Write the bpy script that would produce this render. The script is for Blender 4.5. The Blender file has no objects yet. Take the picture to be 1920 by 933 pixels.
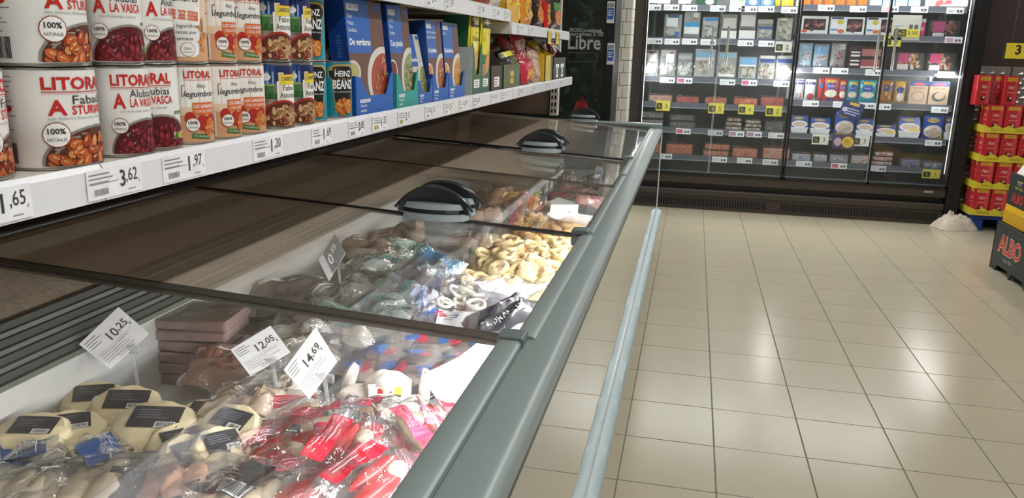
import bpy, bmesh, math, random
from mathutils import Vector, Matrix, noise, Euler
random.seed(7)
S = bpy.context.scene
COL = S.collection
# ------------------------------------------------------------------ camera
FPX, IW, IH = 1496.67, 1920, 933
YAW, PIT, ROL, CAMH = -0.2136, -0.2455, 0.0263, 1.4364
fw = Vector((math.sin(YAW)*math.cos(PIT), math.cos(YAW)*math.cos(PIT), math.sin(PIT)))
rt = Vector((math.cos(YAW), -math.sin(YAW), 0)); up = rt.cross(fw)
r2 = rt*math.cos(ROL)+up*math.sin(ROL); u2 = r2.cross(fw)
cam = bpy.data.cameras.new('camera'); camo = bpy.data.objects.new('camera', cam); COL.objects.link(camo)
mw = Matrix.Identity(4)
for i in range(3):
    mw[i][0] = r2[i]; mw[i][1] = u2[i]; mw[i][2] = -fw[i]
mw[2][3] = CAMH
camo.matrix_world = mw
cam.sensor_width = 36; cam.lens = FPX/IW*36; cam.clip_start = .02
S.camera = camo
CAM = Vector((0, 0, CAMH))
def P(u, v, ax, val):          # the point where the sight line of a pixel meets a plane of the room
    d = r2*((u-IW/2)/FPX) - u2*((v-IH/2)/FPX) + fw
    return CAM + d*((val-CAM[ax])/d[ax])
# ------------------------------------------------------------------ world, lights, exposure
W = bpy.data.worlds.new('world'); S.world = W; W.use_nodes = True
W.node_tree.nodes['Background'].inputs[0].default_value = (.9, .95, 1, 1)
W.node_tree.nodes['Background'].inputs[1].default_value = .12
S.view_settings.view_transform = 'Standard'; S.view_settings.look = 'None'
S.view_settings.exposure = 0.0; S.view_settings.gamma = 1; S.view_settings.use_curve_mapping = False
def area(name, loc, sx, sy, power, col=(1, .985, .965), rot=(0, 0, 0)):
    l = bpy.data.lights.new(name, 'AREA'); l.shape = 'RECTANGLE'; l.size = sx; l.size_y = sy; l.energy = power; l.color = col
    o = bpy.data.objects.new(name, l); o.location = loc; o.rotation_euler = rot; COL.objects.link(o); return o
for yy in (-1.2, 1.2, 3.4, 5.6):
    area('aisle_tube_light', (.75, yy, 3.15), .16, 1.5, 33)
for yy in (0, 3.4, 6.4):
    area('side_tube_light', (3.0, yy, 3.15), .16, 1.5, 16)
# ------------------------------------------------------------------ materials
MAT = {}
def M(name, col=(.8, .8, .8), rough=.5, metal=0, var=.06, scale=30, bump=0, emit=0, spec=.5):
    if name in MAT: return MAT[name]
    m = bpy.data.materials.new(name); m.use_nodes = True; nt = m.node_tree; b = nt.nodes['Principled BSDF']
    c = tuple(col)+(1,)
    b.inputs['Roughness'].default_value = rough; b.inputs['Metallic'].default_value = metal
    b.inputs['Specular IOR Level'].default_value = spec
    tc = nt.nodes.new('ShaderNodeTexCoord'); n = nt.nodes.new('ShaderNodeTexNoise'); n.inputs['Scale'].default_value = scale
    n.inputs['Detail'].default_value = 4; nt.links.new(tc.outputs['Object'], n.inputs['Vector'])
    r = nt.nodes.new('ShaderNodeValToRGB'); lo = tuple(max(0, x*(1-var)) for x in col)+(1,); hi = tuple(min(1, x*(1+var)) for x in col)+(1,)
    r.color_ramp.elements[0].position = .3; r.color_ramp.elements[1].position = .7
    r.color_ramp.elements[0].color = lo; r.color_ramp.elements[1].color = hi
    nt.links.new(n.outputs['Fac'], r.inputs[0]); nt.links.new(r.outputs[0], b.inputs['Base Color'])
    if bump:
        bp = nt.nodes.new('ShaderNodeBump'); bp.inputs['Strength'].default_value = bump; bp.inputs['Distance'].default_value = .004
        nt.links.new(n.outputs['Fac'], bp.inputs['Height']); nt.links.new(bp.outputs[0], b.inputs['Normal'])
    if emit:
        b.inputs['Emission Color'].default_value = c; b.inputs['Emission Strength'].default_value = emit
    MAT[name] = m; return m
def GL(name, tint=(.95, .97, .97), rough=.02, refl=1.0, haze=0., hazecol=(.8, .8, .8), bump=0, scale=40, ior=1.5):
    """thin clear sheet: lets light through, mirrors by Fresnel, a little haze"""
    if name in MAT: return MAT[name]
    m = bpy.data.materials.new(name); m.use_nodes = True; nt = m.node_tree; nt.nodes.clear()
    out = nt.nodes.new('ShaderNodeOutputMaterial'); tr = nt.nodes.new('ShaderNodeBsdfTransparent'); tr.inputs[0].default_value = tuple(tint)+(1,)
    gl = nt.nodes.new('ShaderNodeBsdfGlossy'); gl.inputs['Roughness'].default_value = rough; gl.inputs[0].default_value = (1, 1, 1, 1)
    fr = nt.nodes.new('ShaderNodeLayerWeight'); fr.inputs[0].default_value = .5
    pw = nt.nodes.new('ShaderNodeMath'); pw.operation = 'POWER'; pw.inputs[1].default_value = 5; nt.links.new(fr.outputs['Facing'], pw.inputs[0])
    r0 = nt.nodes.new('ShaderNodeMath'); r0.operation = 'MULTIPLY_ADD'; r0.inputs[1].default_value = .96; r0.inputs[2].default_value = .04; nt.links.new(pw.outputs[0], r0.inputs[0])
    mu = nt.nodes.new('ShaderNodeMath'); mu.operation = 'MULTIPLY'; mu.inputs[1].default_value = refl; mu.use_clamp = True
    nt.links.new(r0.outputs[0], mu.inputs[0])
    df = nt.nodes.new('ShaderNodeBsdfDiffuse'); df.inputs[0].default_value = tuple(hazecol)+(1,)
    tc = nt.nodes.new('ShaderNodeTexCoord'); n = nt.nodes.new('ShaderNodeTexNoise'); n.inputs['Scale'].default_value = scale; n.inputs['Detail'].default_value = 3
    nt.links.new(tc.outputs['Object'], n.inputs['Vector'])
    hm = nt.nodes.new('ShaderNodeMath'); hm.operation = 'MULTIPLY'; hm.inputs[1].default_value = haze*2; hm.use_clamp = True
    nt.links.new(n.outputs['Fac'], hm.inputs[0])
    m1 = nt.nodes.new('ShaderNodeMixShader'); nt.links.new(hm.outputs[0], m1.inputs[0]); nt.links.new(tr.outputs[0], m1.inputs[1]); nt.links.new(df.outputs[0], m1.inputs[2])
    m2 = nt.nodes.new('ShaderNodeMixShader'); nt.links.new(mu.outputs[0], m2.inputs[0]); nt.links.new(m1.outputs[0], m2.inputs[1]); nt.links.new(gl.outputs[0], m2.inputs[2])
    nt.links.new(m2.outputs[0], out.inputs[0])
    if bump:
        bp = nt.nodes.new('ShaderNodeBump'); bp.inputs['Strength'].default_value = bump; bp.inputs['Distance'].default_value = .01
        nt.links.new(n.outputs['Fac'], bp.inputs['Height']); nt.links.new(bp.outputs[0], gl.inputs['Normal']); nt.links.new(bp.outputs[0], fr.inputs['Normal'])
    MAT[name] = m; return m
def hexc(h):
    return tuple(((int(h[i:i+2], 16)/255+.055)/1.055)**2.4 if int(h[i:i+2], 16) > 10 else int(h[i:i+2], 16)/255/12.92 for i in (0, 2, 4))
def K(h, rough=.45, **kw):     # plain printed or moulded colour by hex code
    return M('colour_%s_%d' % (h, int(rough*100)), hexc(h), rough, **kw)
# ------------------------------------------------------------------ mesh helpers
def link(o, parent=None):
    COL.objects.link(o)
    if parent: o.parent = parent
    return o
class MB:
    def __init__(s): s.v = []; s.f = []; s.m = []; s.mats = []
    def mi(s, mat):
        if mat not in s.mats: s.mats.append(mat)
        return s.mats.index(mat)
    def add(s, vs, fs, mat):
        k = len(s.v); s.v += [tuple(v) for v in vs]; i = s.mi(mat)
        for f in fs: s.f.append([a+k for a in f]); s.m.append(i)
        return s
    def box(s, a, b, mat, rot=None, piv=None):
        (x0, y0, z0), (x1, y1, z1) = a, b
        vs = [Vector(p) for p in ((x0, y0, z0), (x1, y0, z0), (x1, y1, z0), (x0, y1, z0), (x0, y0, z1), (x1, y0, z1), (x1, y1, z1), (x0, y1, z1))]
        if rot is not None:
            piv = Vector(piv) if piv else (Vector(a)+Vector(b))/2
            vs = [piv+rot@(v-piv) for v in vs]
        return s.add(vs, [(0, 3, 2, 1), (4, 5, 6, 7), (0, 1, 5, 4), (1, 2, 6, 5), (2, 3, 7, 6), (3, 0, 4, 7)], mat)
    def rbox(s, a, b, r, mat, axis=2, seg=3):
        """box with the four edges along one axis rounded, slight chamfer on the end faces"""
        a = Vector(a); b = Vector(b); ax = axis; i, j = [k for k in range(3) if k != ax]
        r = min(r, (b[i]-a[i])/2*.99, (b[j]-a[j])/2*.99); c = min(r*.35, (b[ax]-a[ax])*.25)
        def ring(inset, h):
            pts = []
            for cx, cy, a0 in ((b[i]-r, b[j]-r, 0), (a[i]+r, b[j]-r, 90), (a[i]+r, a[j]+r, 180), (b[i]-r, a[j]+r, 270)):
                for q in range(seg+1):
                    t = math.radians(a0+90*q/seg); p = [0, 0, 0]
                    p[i] = cx+(r-inset)*math.cos(t); p[j] = cy+(r-inset)*math.sin(t); p[ax] = h; pts.append(p)
            return pts
        R = [ring(c, a[ax]), ring(0, a[ax]+c), ring(0, b[ax]-c), ring(c, b[ax])]; n = len(R[0]); vs = sum(R, []); fs = []
        for k in range(3):
            for q in range(n): fs.append((k*n+q, k*n+(q+1) % n, (k+1)*n+(q+1) % n, (k+1)*n+q))
        fs.append(tuple(range(n))[::-1]); fs.append(tuple(range(3*n, 4*n)))
        return s.add(vs, fs, mat)
    def prism(s, prof, ax, a, b, mat):
        """closed profile (list of 2-D points in the other two axes) pushed along an axis"""
        i, j = [k for k in range(3) if k != ax]; n = len(prof); vs = []
        for h in (a, b):
            for p in prof:
                q = [0, 0, 0]; q[i] = p[0]; q[j] = p[1]; q[ax] = h; vs.append(q)
        fs = [(k, (k+1) % n, n+(k+1) % n, n+k) for k in range(n)]+[tuple(range(n))[::-1], tuple(range(n, 2*n))]
        return s.add(vs, fs, mat)
    def lathe(s, prof, mat, n=32, c=(0, 0, 0), caps=True):
        vs = []; fs = []; m = len(prof)
        for r, z in prof:
            for k in range(n):
                t = 2*math.pi*k/n; vs.append((c[0]+r*math.cos(t), c[1]+r*math.sin(t), c[2]+z))
        for q in range(m-1):
            for k in range(n): fs.append((q*n+k, q*n+(k+1) % n, (q+1)*n+(k+1) % n, (q+1)*n+k))
        if caps: fs.append(tuple(range(n))[::-1]); fs.append(tuple(range((m-1)*n, m*n)))
        return s.add(vs, fs, mat)
    def tube(s, pts, r, mat, n=8, closed=False):
        pts = [Vector(p) for p in pts]; vs = []; fs = []; m = len(pts)
        for k, p in enumerate(pts):
            d = (pts[(k+1) % m] if (closed or k < m-1) else p)-(pts[k-1] if (closed or k) else p)
            d.normalize(); a = d.orthogonal() if abs(d.z) > .95 else d.cross(Vector((0, 0, 1))); a.normalize(); b = d.cross(a)
            rr = r[k] if isinstance(r, (list, tuple)) else r
            for q in range(n):
                t = 2*math.pi*q/n; vs.append(p+a*rr*math.cos(t)+b*rr*math.sin(t))
        for k in range(m if closed else m-1):
            for q in range(n): fs.append((k*n+q, k*n+(q+1) % n, ((k+1) % m)*n+(q+1) % n, ((k+1) % m)*n+q))
        if not closed: fs.append(tuple(range(n))[::-1]); fs.append(tuple(range((m-1)*n, m*n)))
        return s.add(vs, fs, mat)
    def grid(s, nu, nv, fn, mat, wrap=False):
        vs = [fn(i/(nu), j/(nv)) for j in range(nv+1) for i in range(nu+1)]
        fs = [(j*(nu+1)+i, j*(nu+1)+i+1, (j+1)*(nu+1)+i+1, (j+1)*(nu+1)+i) for j in range(nv) for i in range(nu)]
        return s.add(vs, fs, mat)
    def mesh(s, name):
        me = bpy.data.meshes.new(name); me.from_pydata(s.v, [], s.f)
        for m in s.mats: me.materials.append(m)
        me.polygons.foreach_set('material_index', s.m); me.update(); return me
    def build(s, name, parent=None, smooth=False, bevel=0, loc=None, rot=None):
        me = s.mesh(name)
        if smooth:
            for p in me.polygons: p.use_smooth = True
            me.set_sharp_from_angle(angle=math.radians(40))
        o = link(bpy.data.objects.new(name, me), parent)
        if loc is not None: o.location = loc
        if rot is not None: o.rotation_euler = rot
        if bevel:
            b = o.modifiers.new('bevel', 'BEVEL'); b.width = bevel; b.segments = 2; b.limit_method = 'ANGLE'
        return o
def tag(o, label, cat, group=None, kind=None):
    o['label'] = label; o['category'] = cat
    if group: o['group'] = group
    if kind: o['kind'] = kind
    return o
def thing(name, loc, label, cat, group=None, rz=0, rot=None):
    o = link(bpy.data.objects.new(name, None)); o.location = loc; o.rotation_euler = rot or (0, 0, rz); o.empty_display_size = .05
    return tag(o, label, cat, group)
def struct(o, label=None):
    o['kind'] = 'structure'
    if label: o['label'] = label
    return o
def copy_tree(o, parent=None):
    c = o.copy(); COL.objects.link(c); c.parent = parent
    for ch in list(o.children): copy_tree(ch, c)
    return c
# ------------------------------------------------------------------ flat print (lettering, pictures on packs) as inked shapes on a surface
TXT = {}
def text_mesh(s, bold=0, shear=0):
    k = (s, bold, shear)
    if k not in TXT:
        c = bpy.data.curves.new('lettering', 'FONT'); c.body = s; c.resolution_u = 2; c.offset = bold; c.shear = shear; c.fill_mode = 'FRONT'
        o = bpy.data.objects.new('lettering', c); COL.objects.link(o)
        me = bpy.data.meshes.new_from_object(o)
        TXT[k] = ([(v.co.x, v.co.y) for v in me.vertices], [tuple(p.vertices) for p in me.polygons])
        bpy.data.objects.remove(o); bpy.data.meshes.remove(me); bpy.data.curves.remove(c)
    return TXT[k]
class Print:
    def __init__(s, clip=None): s.items = []; s.clip = clip
    def poly(s, pts, mat, lay, faces=None):
        s.items.append((pts, faces or [tuple(range(len(pts)))], mat, lay)); return s
    def rect(s, x, y, w, h, mat, lay, ang=0, sub=.012):
        n = max(1, int(w/sub)); pts = []; ca, sa = math.cos(ang), math.sin(ang)
        for j in (0, 1):
            for i in range(n+1):
                a = -w/2+w*i/n; b = -h/2+h*j; pts.append((x+a*ca-b*sa, y+a*sa+b*ca))
        return s.poly(pts, mat, lay, [(i, i+1, n+2+i, n+1+i) for i in range(n)])
    def prof(s, x, rows, mat, lay, n=8):
        """symmetric outline given as (height, half width) rows, cut fine enough to bend round a can"""
        pts = [(x-w+2*w*i/n, y) for y, w in rows for i in range(n+1)]
        return s.poly(pts, mat, lay, [(j*(n+1)+i, j*(n+1)+i+1, (j+1)*(n+1)+i+1, (j+1)*(n+1)+i) for j in range(len(rows)-1) for i in range(n)])
    def ell(s, x, y, rx, ry, mat, lay, ang=0, n=14):
        ca, sa = math.cos(ang), math.sin(ang); rings = max(1, int(max(rx, ry)/.014)); n = n if rings < 2 else 28
        pts = [(x, y)]; fs = []
        for k in range(1, rings+1):
            for q in range(n):
                t = 2*math.pi*q/n; a = rx*k/rings*math.cos(t); b = ry*k/rings*math.sin(t); pts.append((x+a*ca-b*sa, y+a*sa+b*ca))
        for q in range(n): fs.append((0, 1+q, 1+(q+1) % n))
        for k in range(rings-1):
            for q in range(n): fs.append((1+k*n+q, 1+(k+1)*n+q, 1+(k+1)*n+(q+1) % n, 1+k*n+(q+1) % n))
        return s.poly(pts, mat, lay, fs)
    def text(s, t, x, y, h, mat, lay, w=None, al='c', ang=0, bold=0, shear=0, flipx=False):
        """cap height h; w squeezes to a given width; al: l/c/r"""
        vs, fs = text_mesh(t, bold, shear)
        if not vs: return s
        x0 = min(v[0] for v in vs); x1 = max(v[0] for v in vs); sc = h/.7; sx = (w/(x1-x0)) if w else sc
        ox = {'l': x0, 'c': (x0+x1)/2, 'r': x1}[al]; ca, sa = math.cos(ang), math.sin(ang)
        pts = []
        for a, b in vs:
            a = (a-ox)*sx; b = b*sc; pts.append((x+a*ca-b*sa, y+a*sa+b*ca))
        return s.poly(pts, mat, lay, fs)
    def bars(s, x, y, w, h, mat, lay, n=14, ang=0):
        rnd = random.Random(n+int(x*1e4)); ca, sa = math.cos(ang), math.sin(ang)
        for k in range(n):
            a = -w/2+w*(k+.5)/n; s.rect(x+a*ca, y+a*sa, w/n*rnd.uniform(.3, .8), h, mat, lay, ang)
        return s
    def lines(s, x, y, w, h, n, mat, lay, ang=0, th=.35):
        """rows of small print too fine to read; x,y is the top left"""
        rnd = random.Random(n*7+int(x*1e4)); ca, sa = math.cos(ang), math.sin(ang)
        for k in range(n):
            ww = w*rnd.uniform(.6, 1); a = ww/2; b = -h*(k+.5)/n
            s.rect(x+a*ca-b*sa, y+a*sa+b*ca, ww, h/n*th, mat, lay, ang)
        return s
    def blobs(s, cx, cy, rx, ry, n, size, mats, lay, seed=1, asp=1.7, line=None, shine=None):
        """food picture: many little rounded shapes in an ellipse"""
        rnd = random.Random(seed)
        for k in range(n):
            t = rnd.uniform(0, 6.283); q = math.sqrt(rnd.random())*.93; sz = size*rnd.uniform(.75, 1.25)
            bx, by, an = cx+rx*q*math.cos(t), cy+ry*q*math.sin(t), rnd.uniform(0, 3.14)
            if line: s.ell(bx, by-sz*.08, sz*1.14, sz*1.2/asp, line, lay+k*.03, an, n=10)
            s.ell(bx, by, sz, sz/asp, rnd.choice(mats), lay+k*.03+.01, an, n=10)
            if shine: s.ell(bx-sz*.1, by+sz*.18, sz*.45, sz*.16, shine, lay+k*.03+.02, an, n=7)
        return s
    def build(s, name, parent, fn, **kw):
        mb = MB()
        for pts, fs, mat, lay in s.items:
            vs = []
            for x, y in pts:
                if s.clip: x = min(max(x, s.clip[0]), s.clip[2]); y = min(max(y, s.clip[1]), s.clip[3])
                vs.append(fn(x, y, .0004+.00022*lay))
            mb.add(vs, fs, mat)
        return mb.build(name, parent, **kw)
def on_plane(o, ux, uy):
    o = Vector(o); ux = Vector(ux).normalized(); uy = Vector(uy).normalized(); n = ux.cross(uy)
    return lambda x, y, e: o+ux*x+uy*y+n*e
def on_cyl(r, phi0):
    return lambda x, y, e: Vector(((r+e)*math.cos(phi0+x/r), (r+e)*math.sin(phi0+x/r), y))
ORD = ['first', 'second', 'third', 'fourth', 'fifth', 'sixth', 'seventh', 'eighth', 'ninth', 'tenth', 'eleventh', 'twelfth']
WH = K('f2f2ee'); BK = K('1c1b1d'); DK = K('3a3a3c'); RED = K('c4261f'); GRY = K('8a8a88')
# ================================================================== SETTING
TS = 1/3; TX = lambda i: (i-.4553)*TS; TY = lambda j: (16.6805-1.0144*j)*TS
tile_m = M('floor_tile', hexc('aaa28c'), .22, var=.035, scale=3, spec=.35)
grout = M('grout', hexc('7b7365'), .9)
fl = struct(MB().box((-4.5, -3, -.08), (6.5, 9.2, -.0035), grout).build('floor'), 'beige ceramic tile floor with dark grout')
g = .0022
tm = MB().rbox((g, g, -.006), (TS-g, TS*1.0144-g, 0), .003, tile_m, seg=1).mesh('tile')
I0, I1, J0, J1 = -1, 10, -7, 13
rest = MB()
for i in range(-12, 18):
    for j in range(-9, 26):
        x, y = TX(i), TY(j)-TS*1.0144
        if y > 8.7: continue
        if I0 <= i <= I1 and J0 <= j <= J1:
            o = link(bpy.data.objects.new('tile', tm), fl); o.location = (x, y, 0)
        else: rest.box((x+g, y+g, -.006), (x+TS-g, y+TS*1.0144-g, 0), tile_m)
r_ = rest.build('tile_field', fl); r_['kind'] = 'stuff'
wallm = M('wall_paint', hexc('cfc9bd'), .8); ceilm = M('ceiling_paint', hexc('8b8984'), .85); brn = M('brown_wall', hexc('463a34'), .7)
struct(MB().box((-4.6, 8.75, 0), (6.5, 8.9, 3.4), brn).build('wall_back'))
struct(MB().box((-4.6, -3.1, 0), (6.5, -3, 3.4), wallm).build('wall_front'))
struct(MB().box((6.4, -3, 0), (6.5, 8.75, 3.4), wallm).build('wall_right'))
struct(MB().box((-4.6, -3, 0), (-4.5, 8.75, 3.4), brn).build('wall_left'))
struct(MB().box((-4.6, -3.1, 3.4), (6.5, 8.9, 3.5), ceilm).build('ceiling'))
# brown wall beside the fridge, its lower half clad in embossed metal sheets
WY = 8.02
wr = struct(MB().box((2.42, WY, 0), (6.4, WY+.1, 3.4), brn).build('wall_back_right'), 'dark brown wall right of the fridge above embossed metal cladding')
steel = M('embossed_steel', hexc('b9b6b0'), .32, metal=.75, var=.05)
zt = P(1860, 124, 1, WY)[2]; xs = P(1893, 150, 1, WY)[0]
for a, b in ((2.425, xs-.006), (xs+.006, xs+.95), (xs+.962, xs+1.9)):
    mb = MB().box((a, WY-.012, 0), (b, WY-.001, zt), steel); st = .082
    k = 0; zz = .02
    while zz+st < zt:
        xx = a+.004+(st/2 if k % 2 else 0)
        while xx+st < b:
            cx, cz = xx+st/2, zz+st/2; q = st*.5
            for (px, pz, qx, qz) in ((-q, 0, 0, q*.5), (0, q*.5, q, 0), (q, 0, 0, -q*.5), (0, -q*.5, -q, 0)):
                mb.add([(cx+px, WY-.0125, cz+pz), (cx+qx, WY-.0125, cz+qz), (cx, WY-.022, cz)], [(0, 1, 2)], steel)
            xx += st
        zz += st*.5; k += 1
    o = mb.build('metal_panel', wr)
# white tiled pillar left of the fridge
PY = 7.5; px0 = P(1152, 120, 1, PY)[0]; px1 = P(1181, 120, 1, PY)[0]
pil = struct(MB().box((px0+.003, PY+.004, 0), (px1-.003, PY+.3, 3.4), M('white_grout', hexc('b9b4a8'), .9)).build('wall_pillar'), 'white tiled pillar between the dark poster cabinet and the fridge')
wt = M('white_wall_tile', hexc('e9e4da'), .25, var=.03)
tw = (px1-px0)*.62; th = .112
full = MB().rbox((0, -.006, 0), (tw-.006, .006, th-.007), .004, wt, axis=1, seg=1).mesh('brick_tile')
half = MB().rbox((0, -.006, 0), (px1-px0-tw-.004, .006, th-.007), .004, wt, axis=1, seg=1).mesh('brick_tile')
side = MB().rbox((-.006, 0, 0), (.006, .29, th-.007), .004, wt, axis=0, seg=1).mesh('brick_tile')
for k in range(26):
    z = .02+k*th
    for me, x in ((full, px0), (half, px0+tw)) if k % 2 else ((half, px0), (full, px1-tw+.004)):
        o = link(bpy.data.objects.new('brick_tile', me), pil); o.location = (x, PY, z)
    for x in (px0, px1):
        o = link(bpy.data.objects.new('brick_tile', side), pil); o.location = (x, PY+.006, z)
# ================================================================== CHEST FREEZER
GP = M('grey_plastic', hexc('86928f'), .36, var=.02, scale=8); GPD = M('grey_plastic_dark', hexc('687371'), .42, var=.03)
BKP = M('black_plastic', hexc('222628'), .3, var=.1); LIN = M('white_liner', hexc('bfc0be'), .4, var=.03)
FROST_REFL = M('frosted_deck_refl_tint', hexc('a59a88'), .75, var=.22, scale=60, bump=.5); RIDGE = M('ridge_grey', hexc('5f655f'), .5, var=.08)  # frosty deck; its brown-grey also paints in the brown reflection of the lids
FX, FY0, FY1 = -.195, -.6, 6.02
lid_z = lambda x: .902+(-.29-x)*.052
fz = thing('chest_freezer', (-.8, 2.7, 0), 'long grey chest freezer with sliding glass lids and clear glass front', 'freezer')
fz.location = (0, 0, 0)
FZ = lambda mb, name, **kw: mb.build(name, fz, **kw)
# outer shell: plinth, kick panel, bumper, glass front
FZ(MB().box((-1.62, FY0, .0), (FX-.004, FY1-.02, .06), BKP), 'plinth')
kick = M('kick_panel', hexc('b3a48f'), .12, var=.02, spec=.6)
FZ(MB().box((-1.6, FY0, .05), (FX-.008, FY1-.01, .262), kick), 'lower_panel')
bump_m = M('bumper_rubber', hexc('a6b6b8'), .5, var=.04, scale=12)
mb = MB(); NB = 170; prof = [(-.006, .235), (.018, .232), (.032, .245), (.036, .268), (.028, .288), (.006, .3), (-.006, .3)]
vs = []; fs = []; n = len(prof)
for k in range(NB+1):
    y = FY0+(FY1-.02-FY0)*k/NB; w = noise.noise((y*3.1, 4, 0))*.005+noise.noise((y*11, 9, 0))*.003
    for q, (a, b) in enumerate(prof):
        vs.append((FX+a+(w if a > .01 else 0), y, b+(w*.5 if a > .01 else 0)))
for k in range(NB):
    for q in range(n): fs.append((k*n+q, k*n+(q+1) % n, (k+1)*n+(q+1) % n, (k+1)*n+q))
fs += [tuple(range(n)), tuple(range(NB*n, NB*n+n))[::-1]]
o = mb.add(vs, fs, bump_m).build('bumper', fz, smooth=True); o['label'] = 'pale grey rubber bumper along the foot of the glass'
FZ(MB().box((FX-.003, FY0, .300), (FX+.004, FY1-.01, .306), M('bright_trim', hexc('b9c2c2'), .25, metal=.3)), 'bright_trim')
fg = GL('front_glass', (.86, .88, .86), .015, 1.6, .03)
FZ(MB().box((FX-.008, FY0, .3), (FX-.002, FY1-.03, .872), fg), 'front_glass')
FZ(MB().box((FX-.006, FY1-.03, .3), (FX+.002, FY1-.022, .875), M('glass_edge', hexc('cfd8d4'), .3)), 'corner_trim')
# liner: inner walls and floor
FZ(MB().box((FX-.055, FY0, .3), (FX-.045, FY1-.06, .875), LIN), 'front_liner')
FZ(MB().box((-1.28, FY0, .44), (FX-.055, FY1-.05, .47), LIN), 'basin_floor')
FZ(MB().box((-1.32, FY0, .26), (-1.28, FY1-.05, .755), LIN), 'back_liner')
FZ(MB().box((-1.3, FY1-.07, .26), (FX-.045, FY1-.03, .87), LIN), 'end_liner')
FZ(MB().box((-1.3, FY0, .26), (FX-.045, FY0+.04, .87), LIN), 'end_liner')
for k in range(4):                                            # stepped air grille along the back
    x = -1.28-.022*k; z = .755+.025*k
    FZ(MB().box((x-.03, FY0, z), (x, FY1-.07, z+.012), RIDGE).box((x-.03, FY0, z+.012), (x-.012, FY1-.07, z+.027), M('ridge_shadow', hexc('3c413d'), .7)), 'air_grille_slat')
FZ(MB().prism([(-1.37, .842), (-1.37, .852), (-1.56, .925), (-1.56, .9)], 1, FY0, FY1-.07, FROST_REFL), 'frosted_deck_refl_tint')
FZ(MB().prism([(-1.555, .915), (-1.555, .962), (-1.6, .966), (-1.6, .3), (-1.57, .3), (-1.57, .9)], 1, FY0, FY1-.02, M('beige_back_frame', hexc('a49a8c'), .5)), 'back_rail')
FZ(MB().box((-1.64, FY0, .05), (-1.6, FY1-.01, .975), BKP), 'back_panel')
FZ(MB().box((-1.6, FY1-.03, .05), (FX-.01, FY1-.005, .89), GPD), 'end_panel')
# front rail: outer cap, groove and lid track in three stepped lengths
cap = [(FX-.078, .868), (FX-.078, .898), (FX-.07, .901), (FX-.022, .901), (FX-.008, .897), (FX, .886), (FX, .868), (FX-.006, .862), (FX-.07, .862)]
FZ(MB().prism(cap, 1, FY0, FY1, GP), 'front_rail', smooth=True)
FZ(MB().box((FX-.008, FY0, .855), (FX-.001, FY1-.01, .8635), BKP), 'rail_seal')
FZ(MB().box((-.300, FY0, .85), (FX-.078, FY1-.02, .889), BKP), 'rail_groove')
L1Y, L2Y, L3Y = 1.365, 2.31, 4.10
for (a, b, x0, x1, zz) in ((FY0, L1Y, -.318, -.274, .912), (L1Y+.045, L2Y, -.296, -.256, .906), (L2Y+.05, L3Y-.55, -.285, -.2585, .9035), (L3Y-.53, L3Y+.05, -.292, -.262, .907), (L3Y+.06, FY1-.05, -.285, -.2585, .904)):
    FZ(MB().prism([(x0, .868), (x0, zz-.004), (x0+.006, zz), (x1-.006, zz), (x1, zz-.004), (x1, .868)], 1, a, b, GP), 'lid_track', smooth=True)
for y in (L1Y, L2Y, L3Y):
    FZ(MB().rbox((-.322, y, .868), (-.27, y+.048, .918), .006, GPD, axis=1), 'track_end_block', smooth=True)
FZ(MB().prism([(FY1-.075, .87), (FY1-.075, .925), (FY1-.06, .934), (FY1-.012, .934), (FY1, .922), (FY1, .87)], 0, -1.6, FX-.005, GP), 'end_rail', smooth=True)
FZ(MB().box((-1.58, FY1-.078, .9), (-.27, FY1-.0745, .915), GPD), 'end_rail_lip')
# lids
lg = GL('lid_glass', (.95, .96, .95), .03, .62, .02, (.5, .47, .42), scale=6)
def reflection_haze(name, x0, x1, amt):
    """lid glass with a frost-like haze towards the back, painting in the brown reflection"""
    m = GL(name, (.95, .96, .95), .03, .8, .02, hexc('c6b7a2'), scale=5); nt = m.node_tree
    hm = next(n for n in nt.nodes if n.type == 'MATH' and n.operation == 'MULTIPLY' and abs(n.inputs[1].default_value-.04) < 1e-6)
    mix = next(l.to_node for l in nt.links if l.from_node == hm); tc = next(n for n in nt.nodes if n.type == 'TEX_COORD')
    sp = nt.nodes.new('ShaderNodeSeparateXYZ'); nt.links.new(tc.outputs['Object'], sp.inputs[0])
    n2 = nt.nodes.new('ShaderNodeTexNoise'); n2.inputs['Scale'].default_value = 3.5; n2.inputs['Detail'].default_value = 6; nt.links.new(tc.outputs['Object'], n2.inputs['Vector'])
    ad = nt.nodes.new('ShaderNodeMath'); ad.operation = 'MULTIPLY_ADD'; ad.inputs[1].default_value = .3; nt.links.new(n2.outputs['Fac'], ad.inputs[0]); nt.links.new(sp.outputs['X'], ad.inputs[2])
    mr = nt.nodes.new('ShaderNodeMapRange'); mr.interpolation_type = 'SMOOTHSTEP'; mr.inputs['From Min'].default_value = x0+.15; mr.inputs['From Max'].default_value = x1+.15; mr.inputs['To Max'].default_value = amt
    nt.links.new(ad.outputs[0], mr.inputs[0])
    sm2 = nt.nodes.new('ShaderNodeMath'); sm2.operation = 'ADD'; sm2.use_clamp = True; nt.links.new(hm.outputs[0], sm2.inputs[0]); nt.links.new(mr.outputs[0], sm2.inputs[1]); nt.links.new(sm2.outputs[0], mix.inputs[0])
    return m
FG = [reflection_haze('lid_refl_haze_near', -1.15, -1.5, .25), reflection_haze('lid_refl_haze_mid', -.8, -1.15, .62), reflection_haze('lid_refl_haze_far', -.5, -.95, .6)]  # haze colour imitates the brown panels mirrored in the glass
edge_k = M('lid_edge_black', hexc('17181a'), .35)
alu = M('lid_edge_metal', hexc('4f4a42'), .4, metal=.2)
HGP = M('handle_grey', hexc('93a0a2'), .3, var=.02)
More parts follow.
